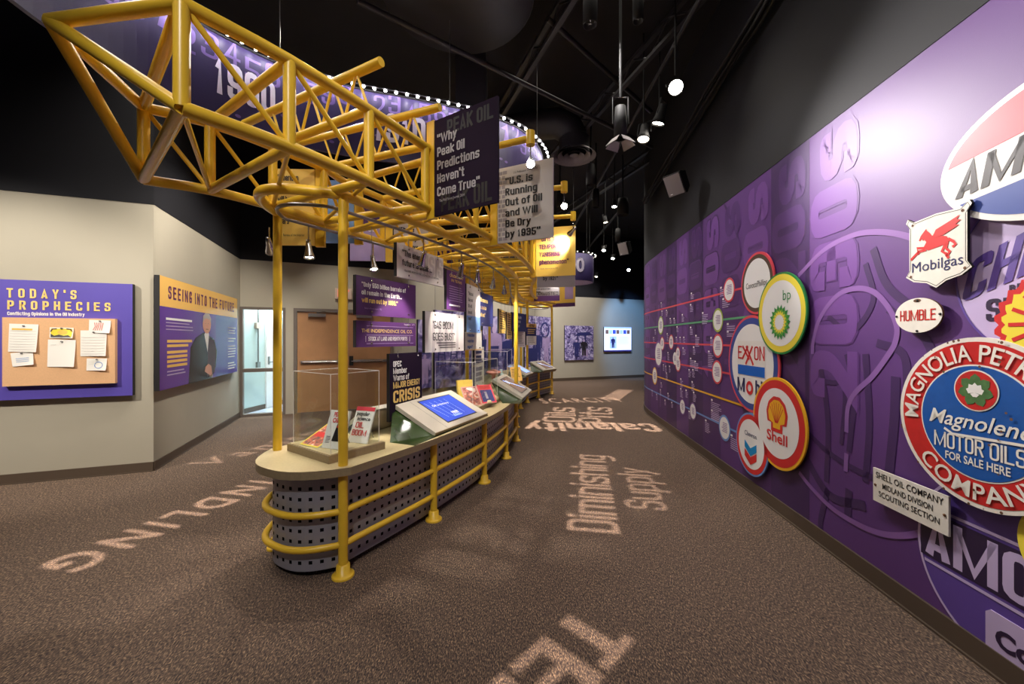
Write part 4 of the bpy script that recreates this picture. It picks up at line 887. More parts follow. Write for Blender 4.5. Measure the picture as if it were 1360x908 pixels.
q = MB(); T = Matrix.Translation((-.18, 6.45, CT + .055)); q.lathe([(0, 0), (.06, 0), (.06, .13), (.045, .17), (.022, .19), (.022, .24), (.028, .245), (.0, .25)], 'screen_light' if False else 'corridor_paint', T, 18)
tag(q.build('bottle'), 'pale blue bottle with a narrow neck in the middle case', 'bottle')
q = MB(); T = Matrix.Translation((-.3, 6.35, CT + .055)); q.lathe([(0, 0), (.07, 0), (.09, .02), (.03, .05), (.03, .16), (.12, .2), (.12, .22), (.0, .26)], 'magazine_pink', T, 18)
tag(q.build('model_pump'), 'red and cream model on a stem in the middle case', 'model')

# ------------------------------------------------------------------ wall panels on the left
def wpanel(T, x0, x1, z0, z1, name, label, cat, face, depth=.05):
    o = empty(name, T @ Matrix.Translation((x0, z0, .012)), label, cat); W, H = x1 - x0, z1 - z0
    b = MB(); b.box((0, 0, 0), (W, H, depth), 'board_edge'); b.rect(0, 0, W, H, depth + .001, face); b.build('board', o); return o, W, H, depth + .001
def d_on(T, px):                                     # distance along a wall on a sight line
    r = (px - CX) / FPX; o, u = T.col[3], T.col[0]; return (r * o[1] - o[0]) / (u[0] - r * u[1])
def hgt(T, px, py): d = d_on(T, px); y = T.col[3][1] + T.col[0][1] * d; return CAMH - (py - HY) / FPX * y
TW1 = T1; T1 = T1 @ Matrix.Translation((0, 0, .063)); xr = d_on(T1, 176); xl = d_on(T1, 6) - .42
o, W, H, z = wpanel(TW1, xl, xr, hgt(T1, 172, 525), hgt(T1, 172, 377), 'notice_panel', 'blue-violet wall panel headed in gold capitals with a cork board of pinned notes', 'wall panel', 'panel_violet')
base = d_on(T1, 0) - xl
def lx(px): return d_on(T1, px) - xl
def ly(py, px=100): return hgt(T1, px, py) - hgt(T1, 172, 525)
a = MB(); a.text("TODAY'S", lx(9), ly(395.5, 30), ly(383, 30) - ly(395.5, 30), 'text_gold', lx(102) - lx(9), z + .004, 'B', space=1.6)
a.text('PROPHECIES', lx(10), ly(411, 30), ly(399, 30) - ly(411, 30), 'text_gold', lx(147) - lx(10), z + .004, 'B', space=1.6)
a.build('heading_lettering', o); a = MB(); a.text('Conflicting Opinions in the Oil Industry', lx(10), ly(418.5, 30), ly(414, 30) - ly(418.5, 30), 'white_print', lx(113) - lx(10), z + .004, 'B'); a.build('lettering', o)
c = MB(); c.box((lx(8), ly(512.5, 10), z), (lx(156), ly(421.5, 10), z + .045), 'cork'); cork = c.build('cork_board', o); zc = z + .047; T1 = T1 @ Matrix.Translation((0, 0, .047))
def note(x0, y0, x1, y1, name, label, rot=0, art=None, flap=.02):
    """pinned paper, pixel box of its place on the board turned into board metres"""
    ax, ay, bx, by = lx(x0), ly(y1, (x0 + x1) / 2), lx(x1), ly(y0, (x0 + x1) / 2); W, H = bx - ax, by - ay
    T = o.matrix_world @ Matrix.Translation((ax, ay, zc + .002)) @ Matrix.Rotation(rot, 4, 'Z')
    q = empty(name, T, label, 'note', 'papers pinned to the cork board')
    b = MB(); n = 6; vs = []
    for j in range(n + 1):
        for i in range(n + 1):
            u, v = i / n, j / n; vs.append((u * W, v * H, flap * (u * (1 - v)) ** 1.5 + .001))
    b.add(vs, [(j * (n + 1) + i, j * (n + 1) + i + 1, (j + 1) * (n + 1) + i + 1, (j + 1) * (n + 1) + i) for j in range(n) for i in range(n)], 'paper', True); b.build('sheet', q)
    if art: m = MB(); art(m, W, H); m.v = [(x, y, zz + flap * (max(0, x / W) * max(0, 1 - y / H)) ** 1.5) for x, y, zz in m.v]; m.build('writing', q)
    p = MB(); p.lathe([(.008, .002), (.008, .012), (.0, .014)], 'steel', Matrix.Translation((W / 2, H * .93, .0)), 8); p.build('pin', q)
rows = lambda m, W, H, n=8: [m.rect(.04 * W, H * (.08 + .75 * i / n), W * .95, H * (.08 + .75 * i / n) + .006, .003, 'paper_line') for i in range(n)]
note(11, 429, 50, 466, 'note_paper', 'lined note with pale yellow heading, upper left on the cork board', -.03, lambda m, W, H: (rows(m, W, H), m.rect(.1 * W, H * .78, W * .8, H * .84, .003, 'sign_yellow')))
note(17, 468, 47, 486, 'note_card', 'tilted white card with faint blue scribble, lower left on the cork board', .12, lambda m, W, H: [m.rect(W * .2, H * (.3 + .12 * i), W * .8, H * (.33 + .12 * i), .003, 'sky_print') for i in range(3)])
note(66, 434, 98, 448, 'note_card', 'small yellow and black photo card pinned at the middle of the cork board', -.02, lambda m, W, H: (m.rect(W * .05, H * .1, W * .95, H * .9, .003, 'yellow'), m.flat([(W * .05, H * .1), (W * .95, H * .1), (W * .8, H * .3), (W * .6, H * .24), (W * .4, H * .34), (W * .2, H * .22), (W * .05, H * .4)], .004, 'charcoal'), m.ribbon([(W * .05, H * .6), (W * .12, H * .85), (W * .3, H * .88)], .012, .004, 'rust'), m.ribbon([(W * .7, H * .88), (W * .88, H * .85), (W * .95, H * .6)], .012, .004, 'rust'), m.disc(W * .55, H * .55, .04, .004, 'sign_yellow', .025)))
note(63, 450, 100, 486, 'note_paper', 'plain white sheet pinned below the yellow photo card', -.02, lambda m, W, H: m.rect(W * .1, H * .8, W * .3, H * .82, .003, 'paper_line'))
note(118, 424, 147, 441, 'note_card', 'card with reddish sketch, top right on the cork board', -.03, lambda m, W, H: [m.ribbon([(W * (.2 + .1 * i), H * .2), (W * (.3 + .08 * i), H * (.5 + .05 * (i % 3))), (W * (.25 + .1 * i), H * .8)], .008, .003, 'magazine_pink') for i in range(5)])
note(107, 438, 142, 472, 'note_paper', 'lined white note below the reddish sketch card', .0, lambda m, W, H: rows(m, W, H, 7))
note(115, 475, 142, 491, 'note_card', 'small card with a blue pen drawing, lower right on the cork board', -.02, lambda m, W, H: (m.ring(W * .6, H * .45, .03, .036, .003, 'pale_blue'), [m.rect(W * .1, H * (.5 + .12 * i), W * .6, H * (.53 + .12 * i), .003, 'paper_line') for i in range(3)]))

T2p = T2 @ Matrix.Translation((0, 0, .063)); z0, z1 = hgt(T2p, 212, 519), hgt(T2p, 212, 365)
o, W, H, z = wpanel(T2, d_on(T2p, 212), d_on(T2p, 315), z0, z1, 'portrait_panel', 'wall panel with orange heading band and a grey-haired person in a dark suit', 'wall panel', 'blue_band')
a = MB(); a.rect(0, H * .735, W, H, z + .001, 'gloss_orange'); a.rect(0, 0, W * .62, H * .735, z + .0005, 'gloss_purple'); a.rect(W * .62, 0, W, H * .735, z + .0007, 'gloss_violet'); a.build('colour_fields', o)
a = MB(); a.text('SEEING INTO THE FUTURE', W * .07, H * .81, .155, 'ink_purple', W * .86, z + .003, 'B', space=1.35); a.build('heading_lettering', o)
a = MB(); a.bars(W * .05, H * .64, W * .26, .05, 1, 'white_print', z + .003); a.bars(W * .05, H * .6, W * .27, .12, 3, 'sign_lilac', z + .003, .3)
for y, n in [(.44, 2), (.34, 4)]: a.bars(W * .06, H * y, W * .25, n * .055, n, 'gloss_orange', z + .003, .6)
a.bars(W * .06, H * .16, W * .18, .08, 2, 'sign_lilac', z + .003, .4)
for y, n in [(.6, 3), (.46, 2), (.36, 5), (.14, 3)]: a.bars(W * .82, H * y, W * .15, n * .045, n, 'white_print', z + .003, .35)
a.build('small_print', o)
a = MB(); sx = lambda x: x * W; sy = lambda y: y * H; Z = z + .002
a.flat([(sx(.27), 0), (sx(.56), 0), (sx(.62), sy(.12)), (sx(.64), sy(.3)), (sx(.60), sy(.44)), (sx(.53), sy(.48)), (sx(.45), sy(.52)), (sx(.35), sy(.46)), (sx(.29), sy(.36))], Z, 'gloss_suit')
a.flat([(sx(.49), sy(.02)), (sx(.6), sy(.06)), (sx(.63), sy(.3)), (sx(.59), sy(.43)), (sx(.52), sy(.46)), (sx(.505), sy(.3))], Z + .001, 'suit_light')
a.flat([(sx(.455), sy(.5)), (sx(.5), sy(.3)), (sx(.52), sy(.5)), (sx(.5), sy(.56))], Z + .0015, 'white_print')
a.disc(sx(.49), sy(.61), W * .055, Z + .002, 'skin', H * .1); a.flat([(sx(.435), sy(.62)), (sx(.44), sy(.70)), (sx(.47), sy(.735)), (sx(.52), sy(.73)), (sx(.548), sy(.68)), (sx(.545), sy(.62)), (sx(.53), sy(.665)), (sx(.48), sy(.68)), (sx(.452), sy(.66))], Z + .0025, 'hair_gray')
for ex in (.472, .508): a.disc(sx(ex), sy(.62), .008, Z + .003, 'charcoal', .006, 10)
a.flat([(sx(.488), sy(.615)), (sx(.498), sy(.585)), (sx(.482), sy(.585))], Z + .003, 'magazine_pink'); a.rect(sx(.475), sy(.553), sx(.508), sy(.56), Z + .003, 'rust')
a.flat([(sx(.46), sy(.09)), (sx(.50), sy(.06)), (sx(.545), sy(.03)), (sx(.56), sy(.07)), (sx(.55), sy(.14)), (sx(.51), sy(.17)), (sx(.47), sy(.14))], Z + .003, 'skin')
for i in range(4): a.ribbon([(sx(.52 + .008 * i), sy(.1)), (sx(.53 + .012 * i), sy(.05 - .006 * i)), (sx(.525 + .012 * i), sy(.02 - .003 * i))], .016, Z + .0035 + i * .0002, 'skin')
a.build('portrait_print', o)

# ------------------------------------------------------------------ photo panels on the rear and far walls
def figure(a, x, y, h, m='suit', z=.06, face='sign_lilac'):
    w = h * .15; a.disc(x, y + h * .91, h * .065, z, face, h * .08, 16)
    a.flat([(x - w * 1.5, y + h * .8), (x - w * .5, y + h * .84), (x + w * .5, y + h * .84), (x + w * 1.5, y + h * .8), (x + w * 1.7, y + h * .45), (x + w * 1.2, y + h * .44), (x + w * .95, y + h * .68), (x + w * .9, y), (x + w * .15, y), (x, y + h * .4), (x - w * .15, y), (x - w * .9, y), (x - w * .95, y + h * .68), (x - w * 1.2, y + h * .44), (x - w * 1.7, y + h * .45)], z + .001, m)
def photo_panel(T, px0, px1, z0, z1, label, art, face='purple_photo', name='photo_panel', depth=.045):
    o, W, H, z = wpanel(T, d_on(T, px0), d_on(T, px1), z0, z1, name, label, 'photo panel', face, depth); a = MB(); art(a, W, H, z)
    if a.v: a.build('photo_print', o)
    return o
photo_panel(T4, 553, 571, .35, 1.95, 'narrow violet photo panel on the rear wall left of the gas boom panel', lambda a, W, H, z: (a.rect(W * .3, H * .5, W * .9, H * .75, z + .002, 'sign_navy'), figure(a, W * .5, .1, .7, 'sign_lilac', z + .002)))
photo_panel(T4, 575, 624, .3, 2.2, 'wide violet photo of oil derricks on the rear wall', lambda a, W, H, z: [(a.ribbon([(W * x, .5), (W * x + .1, 1.7)], .04, z + .002, 'sign_navy'), a.ribbon([(W * x + .26, .5), (W * x + .12, 1.7)], .04, z + .002, 'sign_navy'), [a.rect(W * x + .02 * k, .55 + .25 * k, W * x + .26 - .02 * k, .58 + .25 * k, z + .003, 'sign_navy') for k in range(5)]) for x in (.08, .4, .7)])
photo_panel(T4, 639, 680, .35, 2.15, 'violet photo of oil workers in overalls on the rear wall', lambda a, W, H, z: (figure(a, W * .35, .1, 1.45, 'sign_lilac', z + .002, 'purple_pale'), a.rect(W * .35 - .2, .35, W * .35 + .2, .95, z + .0045, 'sign_navy'), figure(a, W * .8, .1, 1.2, 'sign_navy', z + .002), figure(a, W * .1, .3, 1.0, 'sign_navy', z + .0015)))
photo_panel(T4, 695, 732, .5, 2.25, 'violet photo of machinery and workers at the end of the rear wall', lambda a, W, H, z: (figure(a, W * .45, .2, 1.1, 'sign_navy', z + .002), figure(a, W * .75, .25, 1.0, 'sign_lilac', z + .002), a.rect(W * .05, .2, W * .4, .7, z + .001, 'sign_navy'), a.ring(W * .7, 1.3, .2, .28, z + .003, 'sign_navy')), 'purple_photo_fine')
photo_panel(T5, 749, 787, .74, 1.98, 'violet framed photo of people under a small roof on the far wall', lambda a, W, H, z: (a.flat([(W * .35, H * .7), (W * .98, H * .72), (W * .85, H * .82), (W * .45, H * .8)], z + .002, 'sign_navy'), a.rect(W * .42, H * .2, W * .46, H * .72, z + .002, 'sign_navy'), a.rect(W * .68, H * .2, W * .73, H * .72, z + .002, 'sign_navy'), figure(a, W * .4, H * .1, .62, 'sign_navy', z + .003, 'purple_pale'), figure(a, W * .66, H * .12, .6, 'suit', z + .003, 'purple_pale'), a.rect(W * .6, H * .1, W * .8, H * .3, z + .002, 'sign_lilac')), 'purple_photo_fine')
o, W, H, z = wpanel(T5, d_on(T5, 801), d_on(T5, 837), 1.03, 1.95, 'wall_screen', 'bright pale blue screen with a row of small pictures on the far wall', 'screen', 'screen_paper')
a = MB(); a.rect(0, 0, W, .05, z + .001, 'panel_violet'); a.rect(0, H - .05, W, H, z + .001, 'screen_light')
for i in range(7): a.rect(W * (.05 + .13 * i), H * .72, W * (.05 + .13 * i) + W * .11, H * .88, z + .001, ('screen_brown', 'screen_light', 'screen_blue')[i % 3])
a.rect(W * .2, H * .12, W * .45, H * .62, z + .001, 'screen_light'); figure(a, W * .32, H * .15, .4, 'sign_navy', z + .002); a.bars(W * .5, H * .6, W * .4, .3, 6, 'screen_light', z + .001, .3); a.build('display', o)
# exit sign
x = d_on(T3, 445); o = empty('exit_sign', T3 @ Matrix.Translation((x, hgt(T3, 455, 397), .0)), 'lit red exit sign on the wall above the wooden double door', 'exit sign')
b = MB(); w_ = d_on(T3, 467) - x; b.box((0, 0, 0), (w_, .22, .06), 'exit_case'); b.build('sign_case', o); a = MB(); a.text('EXIT', .05, .04, .14, 'exit_red', w_ - .1, .063, .02); a.build('lettering', o)

# ------------------------------------------------------------------ the hanging purple ribbon with its row of lights
BP = catmull([(-2.1, .9), (-2.45, 1.5), (-2.68, 2.1), (-2.68, 2.7), (-2.5, 3.1), (-2.08, 3.62), (-1.55, 3.92), (-1.02, 4.1), (-.45, 4.32), (0, 4.6), (.28, 4.98), (.42, 5.45), (.34, 5.95), (.1, 6.3)], 6)
BAND = Strip(BP); B0, B1 = 3.32, 4.0
band = empty('ribbon_banner', (-1.5, 3.95, B0), 'long curved purple ribbon banner with year numbers and a row of small lights', 'banner')
BI = band.matrix_world.inverted()
b = MB(); n = len(BAND.p); f = [BAND.at(c, 0) for c in BAND.c]; k = [BAND.at(c, -.03) for c in BAND.c]
vs = [(p.x, p.y, z) for z, L in ((B0, f), (B1, f), (B0, k), (B1, k)) for p in L]
b.add(vs, [q for i in range(n - 1) for q in ((i, i + 1, n + i + 1, n + i), (2 * n + i, 3 * n + i, 3 * n + i + 1, 2 * n + i + 1), (n + i, n + i + 1, 3 * n + i + 1, 3 * n + i), (i, 2 * n + i, 2 * n + i + 1, i + 1))], 'blue_band'); b.build('ribbon', band, BI)
def on_band(mb, nm):
    return bent(mb, nm, BAND, band, side=1)
sb = lambda r: min(range(600), key=lambda i: abs(BAND.at(BAND.L * i / 600).x - r * BAND.at(BAND.L * i / 600).y) + (9 if BAND.at(BAND.L * i / 600).y < 2.6 and r > -1 else 0)) / 600 * BAND.L
a = MB()
for t, p0, p1 in [('1900', 285, 365), ('1910', 497, 566), ('1920', 690, 716)]:
    s0, s1 = sb((p0 - CX) / FPX), sb((p1 - CX) / FPX); a = MB(); a.text(t, s0, B0 + .2, .3, 'pale_numeral', max(.25, s1 - s0), .004, 'B'); on_band(a, 'year_numeral')
a = MB(); s_ = .4; i = 0
while s_ < BAND.L - .3: a.text(str(i % 10), s_, B0 + .42 + .04 * (i % 3), .2, 'ghost_numeral', .12, .002, 'M'); s_ += .155; i += 1
on_band(a, 'ghost_numerals')
rr = random.Random(2)
for i in range(26): a = MB(); a.disc(rr.uniform(.6, BAND.L - .3), rr.uniform(B0 + .05, B0 + .25), .022, .003, 'ghost_numeral', .014, 14); on_band(a, 'dot')
b = MB(); b.tube([(*BAND.at(c, .085), B1 + .012) for c in BAND.c], .01, 'black_metal', 6); b.tube([(*BAND.at(c, .0), B1 + .012) for c in BAND.c], .012, 'black_metal', 6); b.build('light_rail', band, BI)
s_ = 1.1
while s_ < BAND.L:
    p = BAND.at(s_, .085); q = MB(); q.lathe([(0, -.013), (.012, -.008), (.015, 0), (.012, .008), (0, .012)], 'led_glow', Matrix.Translation((p.x, p.y, B1 - .008)), 8); q.build('bulb', band, BI); s_ += .105
for s_ in (1.2, 3.0, 4.6, 6.0):
    p = BAND.at(s_, -.015); q = MB(); q.tube([(p.x, p.y, B1), (p.x, p.y, CEIL)], .004, 'steel', 6); q.build('hanger', band, BI)
# far drum banner
DC = (1.42, 9.5); drum = empty('drum_banner', (*DC, 2.85), 'round purple hanging drum with white numerals beyond the yellow sign', 'banner')
b = MB(); b.lathe([(.55, 0), (.55, .62), (.53, .62), (.53, 0), (.55, 0)], 'blue_band', None, 40); b.lathe([(.0, .01), (.53, .01)], 'sign_lilac', None, 40); b.build('drum_shell', drum)
a = MB(); vs, fs = glyphs('1900', .03, 1); a.add([(.556 * math.cos(R(-150) + x_ * .75), .556 * math.sin(R(-150) + x_ * .75), .2 + y_ / CAP * .3) for x_, y_ in vs], fs, 'pale_numeral'); a.build('numerals', drum)
for i in range(26):
    t = 2 * math.pi * i / 26; q = MB(); q.lathe([(0, -.012), (.014, 0), (0, .012)], 'led_glow' if False else 'lamp_soft', Matrix.Translation((.6 * math.cos(t), .6 * math.sin(t), .64)), 8); q.build('bulb', drum)
b = MB(); [b.tube([(.5 * math.cos(t), .5 * math.sin(t), .6), (.5 * math.cos(t), .5 * math.sin(t), CEIL - 2.85)], .005, 'steel', 6) for t in (.5, 2.6, 4.7)]; b.build('hanger', drum)

# ------------------------------------------------------------------ small lamps on the canopy track and arms
def track_lamp(p, target, label, drop=.14, power=0, lit=True, scale=1.0, group='small silver spotlights under the canopy', angle=70, body='chrome', ceiling=False):
    p = Vector(p); h = p - Vector((0, 0, drop)); T = aim(h, target)
    o = empty('track_lamp', p, label, 'lamp', group); Li = o.matrix_world.inverted()
    s = MB(); s.tube([p, h], .006 * scale, body, 8); s.build('stem', o, Li)
    k = scale; c = MB(); c.lathe([(0, .055 * k), (.017 * k, .05 * k), (.02 * k, .01 * k), (.022 * k, -.02 * k), (.036 * k, -.075 * k), (.038 * k, -.09 * k), (.034 * k, -.09 * k), (.02 * k, -.03 * k)], body, T, 18); c.build('lamp_head', o, Li)
    g = MB(); g.lathe([(0, -.078 * k), (.033 * k, -.078 * k)], 'lamp_glow' if lit else 'lamp_soft', T, 18); g.build('lens', o, Li)
    if power: spot('track_lamp_light', T @ Vector((0, 0, -.1 * k)), target, power, angle, .6, WARM, .02)
TZ = RZ - .07
tr = Strip(outline(HW - .1, .2)[:len(CEN.p)]); tl = Strip([CEN.at(c, -HW + .1) for c in CEN.c])
def on_track(st, px):
    r = (px - CX) / FPX; i = min(range(300), key=lambda i: abs(st.at(st.L * i / 300).x - r * st.at(st.L * i / 300).y)); return st.at(st.L * i / 300)
NTH = ['first', 'second', 'third', 'fourth', 'fifth', 'sixth', 'seventh', 'eighth']
for i, (px, st, tgt, pw) in enumerate([(409, tl, (-1.35, 2.75, .75), 14), (495, tl, (-1.1, 3.3, 1.6), 16), (562, tr, (-1.05, 3.45, 1.2), 16), (613, tr, (-.75, 4.3, 1.4), 20), (634, tr, (-.45, 4.6, .8), 14), (655, tr, (-.4, 5.6, 1.5), 20), (670, tr, (-.1, 6.6, 1.2), 20), (678, tr, (0, 7.4, 1.2), 16)]):
    p = on_track(st, px); track_lamp((p.x, p.y, TZ), tgt, '%s small silver spotlight from the near end under the canopy ring' % NTH[i], .15, pw * 2.4)
p = CEN.at(.0, -.6); track_lamp((-1.83, 2.95, TZ), (-2.3, 4.2, 1.2), 'small lit spotlight outside the first left post beside the yellow sign', .12, 12)
for i, (p, tgt, lab) in enumerate(zip(arm_ends, [(.1, 1.6, 1.6), (.3, 2.0, 1.5), (.62, 5.4, 2.75), (.75, 6.5, 2.6), (.9, 8.9, 2.6)], ['bright small lamp under the arm beside the white 1935 sign', 'bright small lamp under the bare arm right of the white sign', 'small silver lamp aimed at the bright yellow sign', 'small lamp under the arm behind the yellow sign', 'farthest small lamp on a canopy arm'])):
    track_lamp(p, tgt, lab, .12, (7, 8, 60, 14, 14)[i], angle=80)
# lights that hang in front of the flag signs and over the truss
spot('canopy_light', (-.3, 1.2, 4.6), (-.7, 2.9, 2.6), 105, 60, .7, WARM, .06)
spot('canopy_light', (-2.6, 1.0, 4.6), (-1.5, 2.4, 2.6), 90, 60, .7, WARM, .06)
spot('canopy_light', (.9, 4.0, 4.7), (-.2, 5.2, 2.5), 90, 70, .7, WARM, .06)
spot('canopy_light', (.6, 7.0, 4.7), (0, 8.5, 2.3), 110, 70, .7, WARM, .06)

# ------------------------------------------------------------------ ceiling: ducts, bars, stage lamps, speakers, cables
q = MB(); q.box((-.75, 5.2, 4.5), (-.35, 5.6, CEIL), 'dark_duct'); tag(q.build('duct_drop'), 'square dark grey column hanging from the ceiling behind the ribbon banner', 'duct')
q = MB(); q.lathe([(.0, 0), (.75, 0), (.78, .04), (.78, .35), (0, .36)], 'dark_duct', Matrix.Translation((-.55, 4.0, 4.95)), 40); tag(q.build('round_plenum'), 'big dark round ceiling plenum at the top of the view', 'duct')
q = MB(); q.tube([(-.5, 6.9, 5.08), (.4, 6.6, 5.1), (.75, 6.5, 5.08), (.95, 6.5, 4.98), (1.03, 6.5, 4.8)], [.24, .24, .24, .24, .24], 'dark_duct', 24)
dd = empty('air_duct', (1.03, 6.5, 4.52), 'round dark air duct ending in a ringed ceiling diffuser', 'duct'); q.build('duct', dd, dd.matrix_world.inverted())
q = MB()
for r0, r1, za, zb in [(.36, .30, 0, .05), (.27, .2, .01, .06), (.17, .1, .0, .06), (.07, .0, .02, .05)]: q.lathe([(r0, za), (r1, zb), (r1, zb + .01), (r0, za + .01)], 'diffuser_metal', None, 40)
q.lathe([(.25, .06), (.25, .3)], 'dark_duct', None, 30); q.build('diffuser', dd)
for i, (a_, c_, r_, lab) in enumerate([((-1.5, 3.8, 4.78), (2.4, 6.7, 4.78), .03, 'dark pipe batten crossing under the ceiling, nearest one'), ((.4, 4.4, 5.1), (2.2, 6.2, 5.1), .03, 'dark pipe batten higher under the ceiling'), ((1.8, 2.5, 4.75), (1.8, 12, 4.75), .025, 'long dark lamp rail along the purple wall'), ((2.6, 9.0, 4.6), (2.6, 14.5, 4.6), .025, 'dark lamp rail over the far end of the room')]):
    q = MB(); q.tube([a_, c_], r_, 'dark_duct', 10); tag(q.build('pipe_batten'), lab, 'pipe')
for i, (a_, c_) in enumerate([((2.1, 3.4, 5.15), (-.2, 11, 5.15)), ((.9, 3.4, 5.25), (-1.6, 10, 5.25)), ((3.3, 6, 5.2), (.8, 13, 5.2))]):
    q = MB(); d = Vector(c_) - Vector(a_); T = frame(a_, d); L = d.length
    for y in (0, -.22): q.box((0, y - .02, -.03), (L, y + .02, .03), 'dark_duct', T)
    m = int(L / .35)
    for j in range(m): q.tube([T @ Vector((L * j / m, 0 if j % 2 else -.22, 0)), T @ Vector((L * (j + 1) / m, -.22 if j % 2 else 0, 0))], .012, 'dark_duct', 6)
    tag(q.build('roof_joist'), ['dark open-web roof joist nearest the purple wall', 'dark open-web roof joist over the ribbon banner', 'dark open-web roof joist over the far aisle'][i], 'joist')
cb = empty('cable_bundle', (2.2, 3, 3.9), 'thick bundle of dark cables running along the top of the right wall', 'cables'); CI = cb.matrix_world.inverted()
for k in range(5):
    rr = random.Random(k); q = MB(); q.tube([(WALL.at(ws(y), -.10 - .02 * k + rr.uniform(-.02, .02)).x, WALL.at(ws(y), -.1).y, 4.55 - .06 * y + .035 * (k % 3) + rr.uniform(-.02, .02)) for y in [1.0 + .5 * i for i in range(14)]], .016, 'black_metal', 8); q.build('cable', cb, CI)
def speaker(p, d, label):
    T = aim(p, Vector(p) + Vector(d)); o = empty('loudspeaker', T, label, 'loudspeaker', 'wall loudspeakers')
    o.scale = (.82, .82, .82); b = MB(); b.prism([(-.15, -.17), (.15, -.17), (.15, .17), (-.15, .17)], -.02, .02, 'black_metal'); P = [(-.15, -.17), (.15, -.17), (.15, .17), (-.15, .17)]
    b.add([(x, y, .02) for x, y in P] + [(x * .55, y * .7, .24) for x, y in P], [(0, 1, 5, 4), (1, 2, 6, 5), (2, 3, 7, 6), (3, 0, 4, 7), (4, 5, 6, 7)], 'black_metal'); b.build('cabinet', o)
    g = MB(); g.box((-.135, -.155, -.032), (.135, .155, -.02), 'diffuser_metal'); g.rect(.06, -.13, .1, -.12, -.0335, 'white_print'); g.build('grille', o)
    k = MB(); k.tube([(0, 0, .22), (.0, .12, .34)], .02, 'black_metal', 8); k.build('bracket', o)
speaker((2.08, 5.0, 3.47), (-.8, -.5, -.55), 'black loudspeaker with pale grille at the top of the purple wall')
speaker((2.45, 8.6, 3.48), (-.8, -.6, -.4), 'second loudspeaker farther along the purple wall')
def stage_lamp(p, tgt, label, lit=True, rail=CEIL, s=1.0):
    p = Vector(p); T = aim(p, tgt); o = empty('stage_lamp', p, label, 'lamp', 'black ceiling lamps along the lamp rails'); Li = o.matrix_world.inverted()
    b = MB(); b.lathe([(0, .16 * s), (.05 * s, .15 * s), (.06 * s, .02 * s), (.075 * s, -.02 * s), (.08 * s, -.07 * s), (.074 * s, -.07 * s), (.06 * s, -.01 * s)], 'black_metal', T, 20); b.build('lamp_head', o, Li)
    y = MB(); y.tube([T @ Vector((.085 * s, 0, .03)), T @ Vector((.085 * s, 0, .2 * s)), T @ Vector((-.085 * s, 0, .2 * s)), T @ Vector((-.085 * s, 0, .03))], .008, 'black_metal', 6); y.tube([p + Vector((0, 0, .12)), (p.x, p.y, rail)], .01, 'black_metal', 6); y.build('yoke', o, Li)
    g = MB(); g.lathe([(0, -.05 * s), (.071 * s, -.05 * s)], 'lamp_glow' if lit else 'lamp_soft', T, 20); g.build('lens', o, Li)
for px, py, Y, tgt, lit, lab in [(897, 115, 4.2, (.9, 1.5, 1.9), 1, 'brightest round ceiling lamp facing the viewer, high over the aisle'), (876, 157, 4.8, (1.0, 5.6, .5), 1, 'ceiling lamp tilted down, just below the brightest one'),
                                 (816, 272, 7.8, (1.6, 7.0, 0), 1, 'small lit ceiling lamp above the far aisle'), (804, 293, 8.8, (2.6, 8.0, 0), 0, 'dark-bodied ceiling lamp under the small lit one'), (802, 331, 11.0, (1.6, 9, 0), 1, 'lit ceiling lamp farther down the aisle'),
                                 (814, 342, 12.2, (2.2, 10, 0), 1, 'lit ceiling lamp beside a metal frame at the far end'), (835, 358, 13.5, (2.0, 9.0, 1), 1, 'farthest lit lamp near the end of the purple wall'), (792, 366, 13.6, (2.0, 12.0, 0), 0, 'faint lamp above the far wall photo'),
                                 (783, 338, 11.4, (3.0, 10, 2), 1, 'lit lamp right behind the purple drum')]:
    p = at(px, py, Y); stage_lamp(p, tgt, lab, lit, CEIL, 1.0 if Y < 5 else .7)
# barn-door lamp
p = at(824, 170, 3.74); o = empty('barn_door_lamp', p, 'hanging black theatre lamp with pale barn doors', 'lamp')
b = MB(); b.lathe([(0, .22), (.05, .2), (.06, .08), (.06, -.1), (.054, -.1)], 'black_metal', None, 20); b.build('lamp_head', o)
for k in range(4):
    T = Matrix.Rotation(k * math.pi / 2 + .5, 4, 'Z'); q = MB(); q.add([T @ Vector(v) for v in ((.06, -.05, -.1), (.06, .05, -.1), (.115, .075, -.17), (.115, -.075, -.17), (.064, -.05, -.1), (.064, .05, -.1), (.119, .075, -.167), (.119, -.075, -.167))], [(0, 1, 2, 3), (4, 7, 6, 5), (0, 4, 5, 1), (1, 5, 6, 2), (2, 6, 7, 3), (3, 7, 4, 0)], 'diffuser_metal'); q.build('barn_door', o)
y = MB(); y.tube([(.072, 0, .04), (.072, 0, .29), (-.072, 0, .29), (-.072, 0, .04)], .008, 'black_metal', 6); y.tube([(0, 0, .29), (0, 0, CEIL - p.z)], .014, 'black_metal', 8); y.build('yoke', o)
stage_lamp(at(855, 180, 5.0), (.9, 4.0, 0), 'black ceiling lamp seen from behind beside the barn-door lamp', 0)

